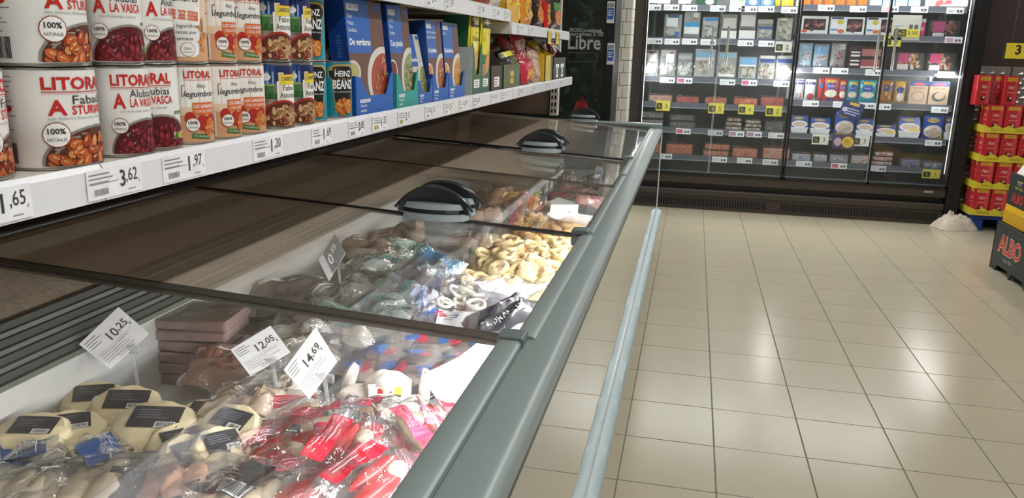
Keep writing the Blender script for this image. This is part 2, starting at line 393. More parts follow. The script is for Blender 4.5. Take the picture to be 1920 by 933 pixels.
def handle(parent, x, y, flip, mat_hi):
    """rounded finger pull: grey slotted base and an arched black blade"""
    s = -1 if flip else 1; w = .17
    h = MB()
    def arch(u, r, z0): return z0+r*(1-(u/(w/2))**2)
    base = [(-.145, 0), (-.13, -.035), (-.07, -.055), (0, -.06), (.07, -.055), (.13, -.035), (.145, 0), (.13, .018), (-.13, .018)]
    zb = lid_z(x)+.006
    def rim(sc, z): return [(x+a*w/.145*sc*.62, y-s*b*sc*.9, z) for a, b in base]
    lo = rim(1, zb); hi = rim(.97, zb+.02); n = len(lo)
    h.add(lo+hi, [(k, (k+1) % n, n+(k+1) % n, n+k) for k in range(n)]+[tuple(range(n, 2*n)), tuple(range(n))[::-1]], HGP)
    mb2 = h.build('handle_base', parent, smooth=True)
    lo = rim(.86, zb+.018); hi = rim(.86, zb+.034)
    MB().add(lo+hi, [(k, (k+1) % n, n+(k+1) % n, n+k) for k in range(n)]+[tuple(range(n, 2*n))], BKP).build('handle_slot', parent)
    lo = rim(.96, zb+.034); hi = rim(.88, zb+.05)
    MB().add(lo+hi, [(k, (k+1) % n, n+(k+1) % n, n+k) for k in range(n)]+[tuple(range(n, 2*n)), tuple(range(n))[::-1]], HGP).build('handle_lip', parent, smooth=True)
    N = 14; vs = []; fs = []
    for k in range(N+1):
        a = -1+2*k/N; xx = x+a*w*.66; top = zb+.036+.06*(1-a*a)**.9; bot = zb+.018
        if abs(a) > .999: top = zb+.03
        bow = y+s*(.016-.012*(1-a*a))
        vs += [(xx, bow-.005, bot), (xx, bow+.005, bot), (xx, bow+s*.008+.007, top), (xx, bow+s*.008-.007, top)]
    for k in range(N):
        for q in range(4): fs.append((k*4+q, k*4+(q+1) % 4, k*4+4+(q+1) % 4, k*4+4+q))
    fs += [(0, 1, 2, 3), (N*4+3, N*4+2, N*4+1, N*4)]
    MB().add(vs, fs, BKP).build('handle_blade', parent, smooth=True)
    N = 14; pts = [(x+(-1+2*k/N)*w*.72, y+s*(.022-.010*(1-(-1+2*k/N)**2)), zb+.03+.066*(1-(-1+2*k/N)**2)**.9) for k in range(N+1)]
    MB().tube(pts, [.004+.004*(1-(-1+2*k/N)**2) for k in range(N+1)], M('handle_rim', hexc('34393b'), .22), n=8).build('handle_rim', parent, smooth=True)
def lid(y0, y1, dz, black0, black1, hs, lg=None):
    p = link(bpy.data.objects.new('glass_lid', None), fz)
    xa, xb = -.285, -1.56
    za, zb = lid_z(xa)+dz, lid_z(xb)+dz
    MB().prism([(xa, za-.004), (xa, za), (xb, zb), (xb, zb-.004)], 1, y0+.006, y1-.006, lg).build('pane', p)
    for y, bk in ((y0, black0), (y1, black1)):
        MB().prism([(xa, za-.007), (xa, za+.003), (xb, zb+.003), (xb, zb-.007)], 1, y-.0045, y+.0045, edge_k if bk else alu).build('lid_edge', p)
    for x, y, fl_ in hs: handle(p, x, y, fl_, dz)
    return p
HX = -.735
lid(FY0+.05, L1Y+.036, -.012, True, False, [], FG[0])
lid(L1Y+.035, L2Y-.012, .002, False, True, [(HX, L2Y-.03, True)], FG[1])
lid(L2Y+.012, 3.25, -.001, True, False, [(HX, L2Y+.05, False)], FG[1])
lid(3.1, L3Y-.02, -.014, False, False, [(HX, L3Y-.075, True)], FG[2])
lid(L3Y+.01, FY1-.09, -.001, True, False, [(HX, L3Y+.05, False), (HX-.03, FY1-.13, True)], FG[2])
# lamp strip under the front rail
area('freezer_led_strip', (-.275, 1.65, .845), .02, 4.5, 48, (1, .97, .97), (0, math.radians(50), 0))
# ================================================================== SHELF UNIT ABOVE THE FREEZER
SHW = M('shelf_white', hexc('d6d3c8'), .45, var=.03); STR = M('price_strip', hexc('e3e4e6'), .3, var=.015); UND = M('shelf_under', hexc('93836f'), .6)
PNL = M('brown_panel', hexc('76624f'), .6); PNL2 = M('brown_end_panel', hexc('6e5b4d'), .55, var=.04, scale=5)
SX, SZ, SY0, SY1 = -.84, 1.253, -.5, 5.72
U2Z, U2Y1 = 1.605, 3.70
U3Z, U3Y0, U3Y1 = 1.553, 3.72, 5.5
gd = thing('shelf_unit', (-1.2, 2.6, 0), 'white metal shelving over the freezer with price strips and brown back', 'shelves'); gd.location = (0, 0, 0)
GD = lambda mb, name, **kw: mb.build(name, gd, **kw)
GD(MB().box((-1.72, -.5, 0), (-1.66, 6.1, 2.35), PNL), 'back_panel')
GD(MB().box((-1.66, 6.06, .96), (-1.045, 6.09, 1.5), PNL2), 'end_panel')
sl = M('slot_dark', hexc('141210'), .8)
po = GD(MB().box((-1.045, 6.03, .955), (-.985, 6.09, 2.3), M('post_white', hexc('c9c4ba'), .45)), 'upright_post', bevel=.002)
for k in range(24):
    for xx in (-1.033, -1.008):
        MB().box((xx, 6.026, .975+k*.05), (xx+.011, 6.031, 1.003+k*.05), sl).build('slot', po)
def shelf(z, y0, y1, segs, th=.05, front=True):
    s = GD(MB().box((-1.66, y0, z-.03), (SX-.008, y1, z), SHW), 'shelf_board')
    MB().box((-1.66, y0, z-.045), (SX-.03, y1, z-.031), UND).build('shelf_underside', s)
    for k, (a, b) in enumerate(segs):
        e = .0008*(k % 2)
        MB().prism([(SX-.007, z-th), (SX-.007, z+.004), (SX-.003, z+.004), (SX+.002+e, z-.004), (SX+.002+e, z-th)], 1, a, b, STR).build('price_strip', s)
    return s
shelf(SZ, SY0, SY1, [(SY0, 1.008), (1.011, 2.02), (2.023, 3.78), (3.79, SY1)])
shelf(U2Z, SY0, U2Y1, [(SY0, 1.9), (1.903, U2Y1)])
shelf(U3Z, U3Y0, U3Y1, [(U3Y0+.02, U3Y1)])
for z, y in ((U3Z, U3Y0), (SZ, SY1), (U3Z, U3Y1)): GD(MB().box((-1.66, y-.004, z-.05), (SX-.004, y, z-.0), SHW), 'shelf_bracket')
# price labels slid into the strips
def price(y, z, w, h, big, small, label, bars_=True, xoff=0, yellow=False, nutri=False):
    t = MB().box((SX+.0035+xoff, y-w/2, z-h/2), (SX+.0045+xoff, y+w/2, z+h/2), K('e3cf4a') if yellow else K('f0f1f3', .35)).build('price_label')
    tag(t, label, 'price label', 'price labels on the shelf strips')
    p = Print()
    p.text(big, w*.08, -h*.22, h*.56, DK, 1, al='l', w=h*.27 if big != '1' else None, bold=.012); p.text(','+small, w*.08+h*.31, -h*.08, h*.44, DK, 1, al='l', w=h*.58)
    p.lines(-w*.47, h*.4, w*.48, h*.42, 3, GRY, 1, th=.3); p.rect(-w*.2, h*.02, w*.5, h*.02, GRY, 1)
    if nutri:
        for k, c in enumerate(('2f8a3e', '8fbf3c', 'e8c23a', 'e58f2e', 'c8391f')): p.rect(-w*.36+k*w*.05, -h*.25, w*.05, h*.26, K(c), 1)
    elif bars_: p.bars(-w*.27, -h*.27, w*.26, h*.22, GRY, 1, n=12)
    p.text('€', w*.44, -h*.2, h*.11, GRY, 1); p.lines(w*.22, -h*.32, w*.14, h*.1, 1, GRY, 1)
    p.build('print', t, on_plane((SX+.0045+xoff, y, z), (0, 1, 0), (0, 0, 1)))
    return t
yx = lambda u, v: P(u, v, 0, SX+.002)[1]
zc = SZ-.024
price(yx(215, 346), zc, .118, .044, '3', '62', 'price label reading 3,62 below the large bean stew can')
price(yx(345, 316), zc, .118, .044, '1', '97', 'price label reading 1,97 below the red bean cans')
price(yx(502, 278), zc, .118, .044, '1', '20', 'price label reading 1,20 below the orange chickpea cans')
price(yx(602, 258), zc, .10, .044, '1', '69', 'price label reading 1,69 below the ribbed bean cans')
price(yx(-12, 400), zc, .118, .044, '1', '65', 'cut-off price label at the left edge of the lowest strip')
for u, v, b, s_, l, nu in ((668, 242, '0', '85', 'price label reading 0,85 below the turquoise cans', False), (711, 233, '1', '55', 'price label reading 1,55 below the tallest blue meal boxes', True), (757, 221, '2', '15', 'price label reading 2,15 below the teal display tray', True),
        (806, 209, '1', '75', 'price label reading 1,75 below the blue meal trays', False), (840, 200, '2', '17', 'price label reading 2,17 below the last blue meal tray', False), (868, 194, '1', '39', 'price label reading 1,39 below the green pasta display', False),
        (893, 188, '1', '29', 'price label reading 1,29 below the right half of the green display', False), (925, 183, '1', '18', 'price label reading 1,18 below the dark grey carton', False), (945, 176, '1', '15', 'price label reading 1,15 below the olive carton tray', False),
        (975, 172, '0', '95', 'price label reading 0,95 below the red noodle bag', False), (1000, 166, '1', '05', 'price label reading 1,05 below the clear noodle bag', False), (1026, 161, '0', '75', 'price label reading 0,75 below the yellow carton', False), (1052, 155, '1', '49', 'price label reading 1,49 below the black carton at the shelf end', False)):
    price(yx(u, v), zc, .105, .042, b, s_, l, nutri=nu)
for k, (u, v) in enumerate(((808, 1), (842, 3), (902, 13), (930, 22), (950, 26))):
    price(yx(u, v), U2Z-.024, .11, .042, str(1+k % 3), '%d5' % (3+k), 'price label on the upper strip above the meal boxes, %s from the left' % ORD[k])
for k, u in enumerate((975, 995)): price(yx(u, 56), U3Z-.024, .11, .042, '1', '%d9' % (2+k), 'price label under the snack bags on the far upper shelf, %s from the left' % ORD[k])
for k, u in enumerate((1029, 1044)):
    t = price(yx(u, 68), U3Z-.045, .11, .075, '%d' % (k+1), '99', 'yellow offer label hanging from the far upper shelf, %s from the end' % ('second' if k == 0 else 'nearest'), xoff=.004, yellow=True)
# ---------------------------------------------------------------- cans
TIN = M('tin', hexc('b9b7b2'), .28, metal=.9, var=.05)
cm = {k: K(v) for k, v in dict(cream='ecebe5', peach='d99a6a', peachw='e6cdb2', orange='d9682b', bean='a8441f', bean2='c9652f', bean3='d98b4b', bean4='8a2a1a', dr='6e1519', dr2='82202a', dr3='59101a', dr4='97313a', bowl='7a3a22', rim='8f8b84', brown='5b2c1a', green='3f7a35', teal='1d94a4', gold='c9a24a', blk='17171a', blue='1f4f9a', navy='1a2c5e', sky='7fa9d6', grass='3f7a3a', yel='e6d23a', nut='c49a6a', nut2='a87b4c', nut3='d6b384', tom='b52a22', white='f4f3ee').items()}
def can_body(root, r, H, lab, ribs=0):
    lip = .0035
    MB().lathe([(r*.9, .002), (r*.97, 0), (r, .001), (r, lip), (r-.0012, lip+.001)], TIN, 48).build('bottom_rim', root, smooth=True)
    MB().lathe([(r-.0012, H-lip-.001), (r, H-lip), (r, H-.001), (r*.96, H), (r*.95, H-.004), (r*.2, H-.004)], TIN, 48).build('top_rim', root, smooth=True)
    prof = [(r-.001, lip)]
    if ribs:
        for k in range(ribs*4+1): prof.append((r-.001-.0009*(1-math.cos(k/4*2*math.pi))/2, H*.08+(H*.84)*k/(ribs*4)))
    prof.append((r-.001, H-lip))
    MB().lathe(prof, lab, 56, caps=False).build('paper_label' if not ribs else 'ribbed_wall', root, smooth=True)
def stamp100(p, x, y, r):
    p.ell(x, y, r, r, cm['bean4'], 6); p.ell(x, y, r*.93, r*.93, cm['white'], 7)
    p.text('100%', x, y+r*.08, r*.42, DK, 8, w=r*1.25, bold=.03); p.text('NATURALES', x, y-r*.5, r*.26, DK, 8, w=r*1.35)
def litoral(root, r, H, phi, kind):
    """white label: red brand, dish name, bowl of beans; the print goes right round"""
    s = r/.0625; c = math.pi*r; p = Print((-c, .006, c, H-.005))
    def L(a): return a*s
    X = lambda a: L((a+.0625)*.84-.0625)
    p.text('LITORAL', X(0), H*.79, H*.115, RED, 3, w=L(0.1050), bold=.03); p.rect(X(0), H*.765, L(.105), H*.008, RED, 3); p.rect(X(0), H*.745, L(.105), H*.003, RED, 3)
    if kind == 'fabada':
        p.text('Fabada', X(.018), H*.645, H*.085, DK, 3, w=L(0.0630)); p.text('A', X(-.043), H*.545, H*.14, RED, 3, w=L(0.0235), bold=.03); p.text('STURIANA', X(.022), H*.545, H*.085, RED, 3, w=L(0.0739), bold=.015)
        p.text('con Selectos Embutidos Asturianos', X(0), H*.497, H*.025, GRY, 3, w=L(0.0966), shear=.3); pal = ['bean', 'bean2', 'bean3', 'bean2', 'bean4']; br = 'brown'
    else:
        p.text('Alubias', X(.018), H*.66, H*.085, DK, 3, w=L(0.0630)); p.text('A', X(-.045), H*.545, H*.15, RED, 3, w=L(0.0252), bold=.03); p.text('LA VASCA', X(.022), H*.555, H*.09, RED, 3, w=L(0.0706), bold=.015)
        p.text('con Embutidos Selectos', X(0), H*.497, H*.025, GRY, 3, w=L(0.0756), shear=.3); pal = ['dr', 'dr2', 'dr3', 'dr4']; br = 'dr3'
    p.ell(L(.012), H*.06, L(.083), H*.37, cm['rim'], 2); p.ell(L(.012), H*.055, L(.079), H*.35, cm[br], 3)
    p.blobs(L(.012), H*.03, L(.074), H*.29, 120, L(.0092), [cm[q] for q in pal], 3.2, seed=int(r*1e4)+len(kind), line=cm['brown' if kind == 'fabada' else 'dr3'], shine=K('e0a878') if kind == 'fabada' else K('b04a52'))
    stamp100(p, L(-.05), H*.35, L(.017))
    p.rect(L(.062), H*.44, L(.03), H*.035, cm['green'], 6); p.text('100% NATURAL', L(.062), H*.43, H*.018, WH, 7, w=L(.026))
    for k, q in enumerate(('2f8a3e', '8fbf3c', 'e8c23a', 'e58f2e', 'c8391f')): p.rect(L(.05+k*.007), H*.17, L(.007), H*.06, K(q), 7)
    p.rect(L(.064), H*.17, L(.046), H*.085, WH, 6.5); p.text('A', L(.046), H*.15, H*.05, cm['green'], 8)
    for sx in (L(-.118),):
        p.lines(sx-L(.022), H*.93, L(.045), H*.42, 9, GRY, 2, th=.22); p.bars(sx+L(.002), H*.17, L(.032), H*.2, DK, 2, n=16)
        p.ell(sx+L(.008), H*.6, L(.009), H*.035, RED, 2); p.lines(sx-L(.02), H*.5, L(.04), H*.2, 5, GRY, 2, th=.22)
    p.build('label_print', root, on_cyl(r-.001, phi))
def legumbres(root, r, H, phi, kind):
    c = math.pi*r; p = Print((-c, .006, c, H-.005))
    p.rect(0, H*.68, 2*c, H*.56, cm['peachw'] if kind else cm['cream'], 0); p.rect(0, H*.42, 2*c, H*.1, cm['peachw'], .5)
    if kind:
        p.prof(.0, [(H*.08, .018), (H*.12, .026), (H*.5, .032), (H*.95, .038)], cm['white'], 2); p.text('Hoy,', 0, H*.84, H*.06, DK, 4, shear=.3)
        p.text('legumbres', 0, H*.74, H*.08, DK, 4, w=.062, shear=.3, bold=.01); p.rect(0, H*.58, .056, H*.11, cm['orange'], 4, ang=-.08); p.text('LOS GARBANZOS', 0, H*.585, H*.035, WH, 5, w=.05, ang=-.08); p.text('CON SU SOFRITO', 0, H*.54, H*.03, WH, 5, w=.045, ang=-.08)
        for k, t in enumerate(('Las legumbres,', '3 veces por', 'semana')): p.text(t, .002, H*(.43-k*.075), H*.045, DK, 4, shear=.3)
        p.ell(.006, H*.17, .0125, .0125, GRY, 4); p.ell(.006, H*.17, .0115, .0115, cm['white'], 5); p.text('100%', .006, H*.165, .004, DK, 6); p.text('NATURALES', .006, H*.13, .0022, DK, 6)
        p.blobs(.036, H*.35, .008, H*.2, 12, .005, [cm['nut2'], cm['bean3']], 4, seed=3)
    else:
        p.text('LITORAL', .004, H*.83, H*.085, RED, 3, w=.058, bold=.03); p.rect(.004, H*.805, .058, H*.006, RED, 3); p.text('Hoy,', .006, H*.71, H*.05, DK, 3, shear=.3); p.text('legumbres', .004, H*.6, H*.075, DK, 3, w=.062, shear=.3, bold=.01)
        p.rect(-.029, H*.66, .0014, H*.14, DK, 3); p.rect(-.0265, H*.735, .005, .0014, DK, 3)
        p.rect(.012, H*.45, .05, H*.15, cm['orange'], 4); p.text('LOS GARBANZOS', .012, H*.46, H*.042, WH, 5, w=.046, bold=.02); p.text('CON SU SOFRITO', .012, H*.4, H*.036, WH, 5, w=.042, bold=.01)
        for a, b, q in ((-.018, .33, .010), (.004, .27, .012), (.016, .24, .013), (.026, .28, .012)): p.ell(a, H*b, q, q*1.2, cm['tom'], 3+a*10)
        p.blobs(.022, H*.2, .014, H*.1, 22, .006, [cm['bean3'], cm['bean2'], cm['nut']], 5, seed=5, asp=1.2)
        stamp100(p, -.014, H*.25, .0125); p.rect(0, H*.1, .034, H*.06, cm['green'], 5, ang=-.12); p.text('LOS VEGETALES', 0, H*.09, H*.022, WH, 7, w=.028, ang=-.12)
    p.bars(-.047, H*.2, .016, H*.28, DK, 2, n=12); p.rect(-.047, H*.2, .022, H*.32, WH, 1.5); p.lines(-.06, H*.93, .02, H*.25, 6, GRY, 2, th=.25); p.ell(-.045, H*.62, .006, .004, RED, 2)
    p.build('label_print', root, on_cyl(r-.001, phi))
def fabes(root, r, H, phi):
    c = math.pi*r; p = Print((-c, .006, c, H-.005))
    p.rect(0, H*.82, 2*c, H*.26, cm['navy'], 1); p.rect(-.034, H*.8, .045, H*.3, cm['sky'], 2); p.rect(-.034, H*.92, .045, H*.12, cm['blue'], 2.5); p.ell(-.03, H*.78, .012, .008, cm['white'], 3)
    p.rect(-.034, H*.58, .045, H*.2, cm['grass'], 2); p.rect(-.034, H*.66, .045, H*.02, K('9fbf5a'), 3); p.rect(-.02, H*.5, .03, H*.1, K('2b5a2c'), 2.6)
    p.rect(.022, H*.55, .056, H*.34, cm['white'], 3); p.rect(.004, H*.6, .012, H*.5, K('ded8c4'), 3.2)
    p.rect(.026, H*.745, .05, H*.15, cm['yel'], 5); p.text('CARRETILLA', .026, H*.725, H*.06, cm['navy'], 6, w=.044); p.rect(.026, H*.82, .05, H*.006, RED, 6)
    p.text('Fabes', .024, H*.58, H*.085, DK, 5, w=.034); p.text('Asturianas', .026, H*.47, H*.085, DK, 5, w=.052)
    p.ell(.008, H*.18, .046, H*.26, cm['tom'], 6); p.ell(.008, H*.18, .042, H*.23, cm['brown'], 7)
    p.blobs(.008, H*.17, .04, H*.21, 70, .0065, [cm['nut'], cm['nut2'], cm['nut3'], cm['bean4'], cm['nut3']], 7.5, seed=9, line=cm['brown'])
    p.build('label_print', root, on_cyl(r-.0008, phi))
def beanz(root, r, H, phi):
    c = math.pi*r; p = Print((-c, .006, c, H-.005))
    for q, m, l in ((1.0, 'gold', 2), (.93, 'blk', 3)):
        a = .034*q; y0, y1 = H*(.5-.4*q), H*(.5+.44*q)
        p.prof(0, [(y0, a*.66), (H*.62, a*.9), (H*.7, a*.95), (H*.72, a*1.12), (y1-.012, a*1.2), (y1-.004, a*.9), (y1, a*.6)], cm[m], l)
    p.text('HEINZ', 0, H*.73, H*.1, WH, 5, w=.046, bold=.02); p.text('BEANZ', 0, H*.52, H*.15, WH, 5, w=.056, bold=.03); p.text('In a rich tomato sauce', 0, H*.45, H*.03, WH, 5, w=.048)
    p.rect(0, H*.69, .03, H*.012, cm['gold'], 5)
    p.blobs(0, H*.21, .023, H*.13, 26, .0075, [K('d9792a'), K('e08f3a'), K('c4661f'), K('e6a04a')], 6, seed=4, asp=1.15, line=K('8a3f14'), shine=K('f0c890'))
    p.lines(-.058, H*.6, .014, H*.45, 9, WH, 2, th=.2)
    p.build('label_print', root, on_cyl(r-.001, phi))
LABW = M('can_label_white', hexc('ecebe6'), .38, var=.015); LABP = M('can_label_peach', hexc('d8a47a'), .38, var=.02); LABT = M('can_label_teal', hexc('1690a2'), .35, var=.02)
CH = .142
def can(kind, y, r, tier, label, dphi, back=0):
    x = SX-.02-r-back; tocam = math.atan2(-y, -x)
    t = thing('food_can', (x, y, SZ+.0005+tier*(CH+.0012)), label, 'can', 'tinned food cans on the shelf')
    phi = tocam+dphi
    if kind in ('fabada', 'vasca'): can_body(t, r, CH, LABW); litoral(t, r, CH, phi, kind)
    elif kind in ('leg', 'bubble'): can_body(t, r, CH, LABP); legumbres(t, r, CH, phi, kind == 'bubble')
    elif kind == 'fabes': can_body(t, r, CH, TIN, 9); fabes(t, r, CH, phi)
    else: can_body(t, r, CH, LABT); beanz(t, r, CH, phi)
    return t
RB = .0625; RS = .0452
can('fabada', 1.0, .066, 0, 'large white bean stew can at the left front of the shelf', .92, back=-.014)
can('fabada', .995, .066, 1, 'large bean stew can stacked on the front one, its top out of view', 1.12, back=-.014)
can('fabada', .856, RB, 0, 'white can cut off by the left edge of the picture', 1.5, back=.006)
can('vasca', 1.135, RS, 0, 'lower white can of red beans next to the large stew can', .75, back=-.008)
can('vasca', 1.13, RS, 1, 'upper white can of red beans next to the large stew can', .45, back=-.008)
can('vasca', 1.222, RS, 0, 'lower white can of red beans beside the orange chickpea cans', .1)
can('vasca', 1.222, RS, 1, 'upper white can of red beans beside the can with the speech panel', 1.05)
can('leg', 1.322, RS, 0, 'orange chickpea can, leftmost of the lower three', .5)
can('bubble', 1.318, RS, 1, 'orange chickpea can with a white speech panel on the upper tier', .1)
can('leg', 1.418, RS, 0, 'orange chickpea can, middle of the lower three', .75)
can('leg', 1.415, RS, 1, 'orange chickpea can, left of the upper two with red brand', .75)
can('leg', 1.512, RS, 0, 'orange chickpea can, rightmost of the lower three', .35)
can('leg', 1.508, RS, 1, 'orange chickpea can, right of the upper two with red brand', .6)
can('fabes', 1.636, RS, 0, 'lower ribbed can with a bowl of mixed beans, nearer to the chickpeas', .35)
can('fabes', 1.632, RS, 1, 'upper ribbed can with a bowl of mixed beans, nearer to the chickpeas', .35)
can('fabes', 1.735, RS, 0, 'lower ribbed can with a bowl of mixed beans, beside the turquoise can', .6)
can('fabes', 1.732, RS, 1, 'upper ribbed can with a bowl of mixed beans, beside the turquoise can', .7)
can('beanz', 1.83, RS, 0, 'lower turquoise bean can half hidden by the ribbed can', .35, back=.012)
can('beanz', 1.83, RS, 1, 'turquoise bean can on the upper tier', .3, back=.012)
can('beanz', 1.955, RS, 0, 'turquoise bean can standing free in front of the blue meal box', .55)
# ---------------------------------------------------------------- blue meal boxes in display trays
yb = lambda u, v: P(u, v, 0, -.868)[1]
BLUE = K('1f5fb4', .35); DBL = K('163f86', .4); CARD = K('8a7358', .7)
def meal_box(y0, y1, h, depth, lines_, title, food, label, lean=.09, x=-.862, tray=None, traytxt='EROSKI', side='163f86', photo='6a4a3c', z=SZ):
    w = y1-y0
    t = thing('meal_box', (x, y0, z+.0005), label, 'food box', 'ready meal boxes', rot=(0, 0, 0))
    R = Matrix.Rotation(-lean, 3, 'Y')
    f = lambda v: R@Vector(v)
    def bx(a, b, mat, nm):
        MB().box(a, b, mat, R, (0, 0, 0)).build(nm, t, bevel=.001)
    bx((-depth, 0, 0), (0, w, h), K(side, .35), 'carton')
    o0 = f((0, 0, 0)); p = Print((0, 0, w, h))
    p.rect(w/2, h/2, w, h, K(photo), 0); p.rect(w*.31, h*.77, w*.62, h*.46, BLUE, 1)
    p.rect(w*.2, h*.93, w*.3, h*.055, WH, 2); p.text('EROSKI', w*.22, h*.918, h*.035, BLUE, 3, w=w*.24)
    for k, l in enumerate(lines_): p.text(l, w*.05, h*(.84-k*.06), h*.036, WH, 2, al='l')
    p.text(title, w*.05, h*.61, h*.055, WH, 2, al='l', w=w*.55, bold=.03)
    p.rect(w*.86, h*.95, w*.2, h*.05, BLUE, 2); p.ell(w*.92, h*.28, w*.5, h*.32, K('d8d4cc'), 2); p.ell(w*.94, h*.27, w*.42, h*.27, K(food[0]), 3)
    p.blobs(w*.93, h*.26, w*.4, h*.25, 95, h*.026, [K(q) for q in food], 3.3, seed=int(y0*100), asp=2.2, line=K('5a2f20'))
    p.ell(w*.06, h*.38, w*.2, h*.1, K('d8d4cc'), 2); p.ell(w*.06, h*.38, w*.16, h*.08, K(food[-1]), 3)
    p.build('front_print', t, on_plane(o0, (0, 1, 0), f((0, 0, 1))))
    p = Print(); p.text('EROSKI', 0, 0, .012, K('5a86c4'), 1, ang=math.pi/2)
    p.build('side_print', t, on_plane(f((-depth*.35, 0, h*.6)), (1, 0, 0), f((0, 0, 1))))
    if tray:
        tr = thing('display_tray', (x+.004, y0-.006, z+.0005), label.replace(label.split(' ')[0], 'cut-away cardboard display tray of the '+label.split(' ')[0], 1) if False else tray[1], 'display tray', 'display trays under the meal boxes')
        c = K(tray[0], .5); hh = h*.3; ww = w+.012; d = depth+.05
        pts = [(0, 0), (ww, 0), (ww, hh*1.25), (ww*.93, hh*1.1), (ww*.8, hh*.55), (ww*.3, hh*.55), (ww*.12, hh*1.1), (0, hh*1.15)]
        MB().add([(e, a, b) for e in (0, .003) for a, b in pts], [tuple(range(8))[::-1], tuple(range(8, 16))]+[(k, (k+1) % 8, 8+(k+1) % 8, 8+k) for k in range(8)], c).build('tray_front', tr)
        MB().box((-d, 0, 0), (0, .002, hh*1.15), K('14408f' if tray[0] == '1f5fb4' else tray[0], .5)).build('tray_side', tr); MB().box((-d, ww-.002, 0), (0, ww, hh*1.15), c).build('tray_side', tr)
        p = Print(); p.rect(ww*.22, hh*.42, ww*.26, hh*.1, WH, 1); p.text('EROSKI', ww*.22, hh*.39, hh*.07, BLUE, 2, w=ww*.2)
        p.text('Plato listo', ww*.1, hh*.24, hh*.09, WH, 1, al='l'); p.text(title.split(' ')[-1], ww*.1, hh*.1, hh*.09, WH, 1, al='l', bold=.02)
        p.build('tray_print', tr, on_plane((.003, 0, 0), (0, 1, 0), (0, 0, 1)))
    return t
veg = ['a8432a', 'c4632f', 'd99a55', '8f2f22', 'b5b06a']; grn = ['8a9a5a', 'b9ae86', '6f8248', 'd6cdb0', '7a2030']; pot = ['b06a4a', 'c98a5c', '8a4a38', 'd6a878', 'd9822a']; pas = ['d29a4a', 'c4803a', 'e0b468', 'b06a30', 'd9a24a']
meal_box(yb(662, 212), yb(728, 205), .30, .052, ('Pisto', 'Pistoa', 'Samfaina'), 'De verduras', veg, 'blue meal box of stewed vegetables, tallest and nearest of the blue boxes', tray=('1f5fb4', 'blue cut-away display tray holding the stewed vegetable box'))
meal_box(yb(640, 216)-.02, yb(690, 210), .30, .05, ('Pisto', 'Pistoa', 'Samfaina'), 'De verduras', veg, 'shaded blue meal box hidden behind the stewed vegetable box', x=-.94)
meal_box(yb(738, 203), yb(776, 196), .30, .06, ('Alubia', 'Otza', 'Casera'), 'Con jamón', grn, 'blue meal box of green beans with ham in the teal tray', tray=('2a9a94', 'teal cut-away display tray with the green bean box'))
meal_box(yb(779, 195), yb(803, 190), .225, .02, ('Judía', '', ''), 'Verde', ['7d9050', 'c9c4a4', 'b5763a', '5f7a40'], 'clear-lidded green bean pack leaning forward beside the teal tray', lean=.2, tray=('2a62b0', 'blue display tray around the leaning green bean pack'), photo='c9c6b8', side='c9c6b8')
meal_box(yb(806, 188), yb(833, 183), .27, .06, ('Menestra verdura', 'Barazki menestra', ''), 'A la jardinera', pot, 'blue meal box of garden vegetables between the tray and the pasta', tray=('1f5fb4', 'blue display tray below the garden vegetable box'))
meal_box(yb(836, 182), yb(864, 176), .27, .05, ('Pasta', '', ''), 'Boloñesa', pas, 'rightmost blue meal box with a pasta picture', tray=('2b66b8', 'blue display tray below the pasta box'))
# green display carton with yellow snack pouches
def pillow(w, h, t, seed=0, nu=10, nv=12, crinkle=.25):
    """closed soft pack standing in the local YZ plane, thickness along X"""
    def sheet(sg):
        def fn(a, b):
            u = a*2-1; v = b*2-1; e = max(0, (1-abs(u)**3))*max(0, (1-abs(v)**4)); n_ = noise.noise((u*2.3+seed, v*2.9, sg*3+seed*1.7))
            return (sg*(t/2*e**.6*(1+crinkle*n_))+(noise.noise((u*3, v*3+seed, 7))*t*.08), (u*.5)*w*(1-.04*(1-abs(v)**6)*abs(u)), (b)*h)
        return fn
    return sheet(1), sheet(-1)
def pack(name, loc, w, h, t, mat, label, cat, group=None, rz=0, lean=0, seed=0, pr=None, roll=0):
    """soft bag facing +X; pr(Print,w,h) draws its front"""
    o = thing(name, loc, label, cat, group, rot=(roll, -lean, rz))
    a, b = pillow(w, h, t, seed)
    MB().grid(10, 12, a, mat).grid(10, 12, b, mat).build('pouch', o, smooth=True)
    if pr:
        p = Print((-w*.47, h*.03, w*.47, h*.97)); pr(p, w, h)
        p.build('front_print', o, lambda x, y, e: Vector(a(x/w+.5, y/h))+Vector((.0006+e, 0, 0)))
    return o
GRN = K('1d5c3e', .45)
yg0, yg1 = yb(881, 172), yb(914, 168)
gb = thing('snack_display_carton', (-.86, yg0, SZ+.0005), 'dark green display carton with two cut-out windows and grey side', 'display carton')
gh = .15; gw = yg1-yg0
MB().box((-.12, 0, 0), (-.118, gw, .33), GRN).box((-.12, gw-.003, 0), (0, gw, .2), GRN).build('carton_back', gb)
for k in (0, 1):
    a = gw*.5*k; b = gw*.5*(k+1)
    pts = [(a, 0), (b, 0), (b, gh*1.3), (b-gw*.05, gh*1.2), (b-gw*.12, gh*.55), (a+gw*.2, gh*.5), (a+gw*.1, gh*1.2), (a, gh*1.35)]
    MB().add([(e, q, r_) for e in (-.002, 0) for q, r_ in pts], [tuple(range(8))[::-1], tuple(range(8, 16))]+[(i, (i+1) % 8, 8+(i+1) % 8, 8+i) for i in range(8)], GRN).build('carton_front', gb)
    p = Print(); p.rect(gw*(.25+.5*k), gh*.28, gw*.3, gh*.22, WH, 1); p.lines(gw*(.13+.5*k), gh*.36, gw*.24, gh*.16, 3, DK, 2); p.build('carton_print', gb, on_plane((0, 0, 0), (0, 1, 0), (0, 0, 1)))
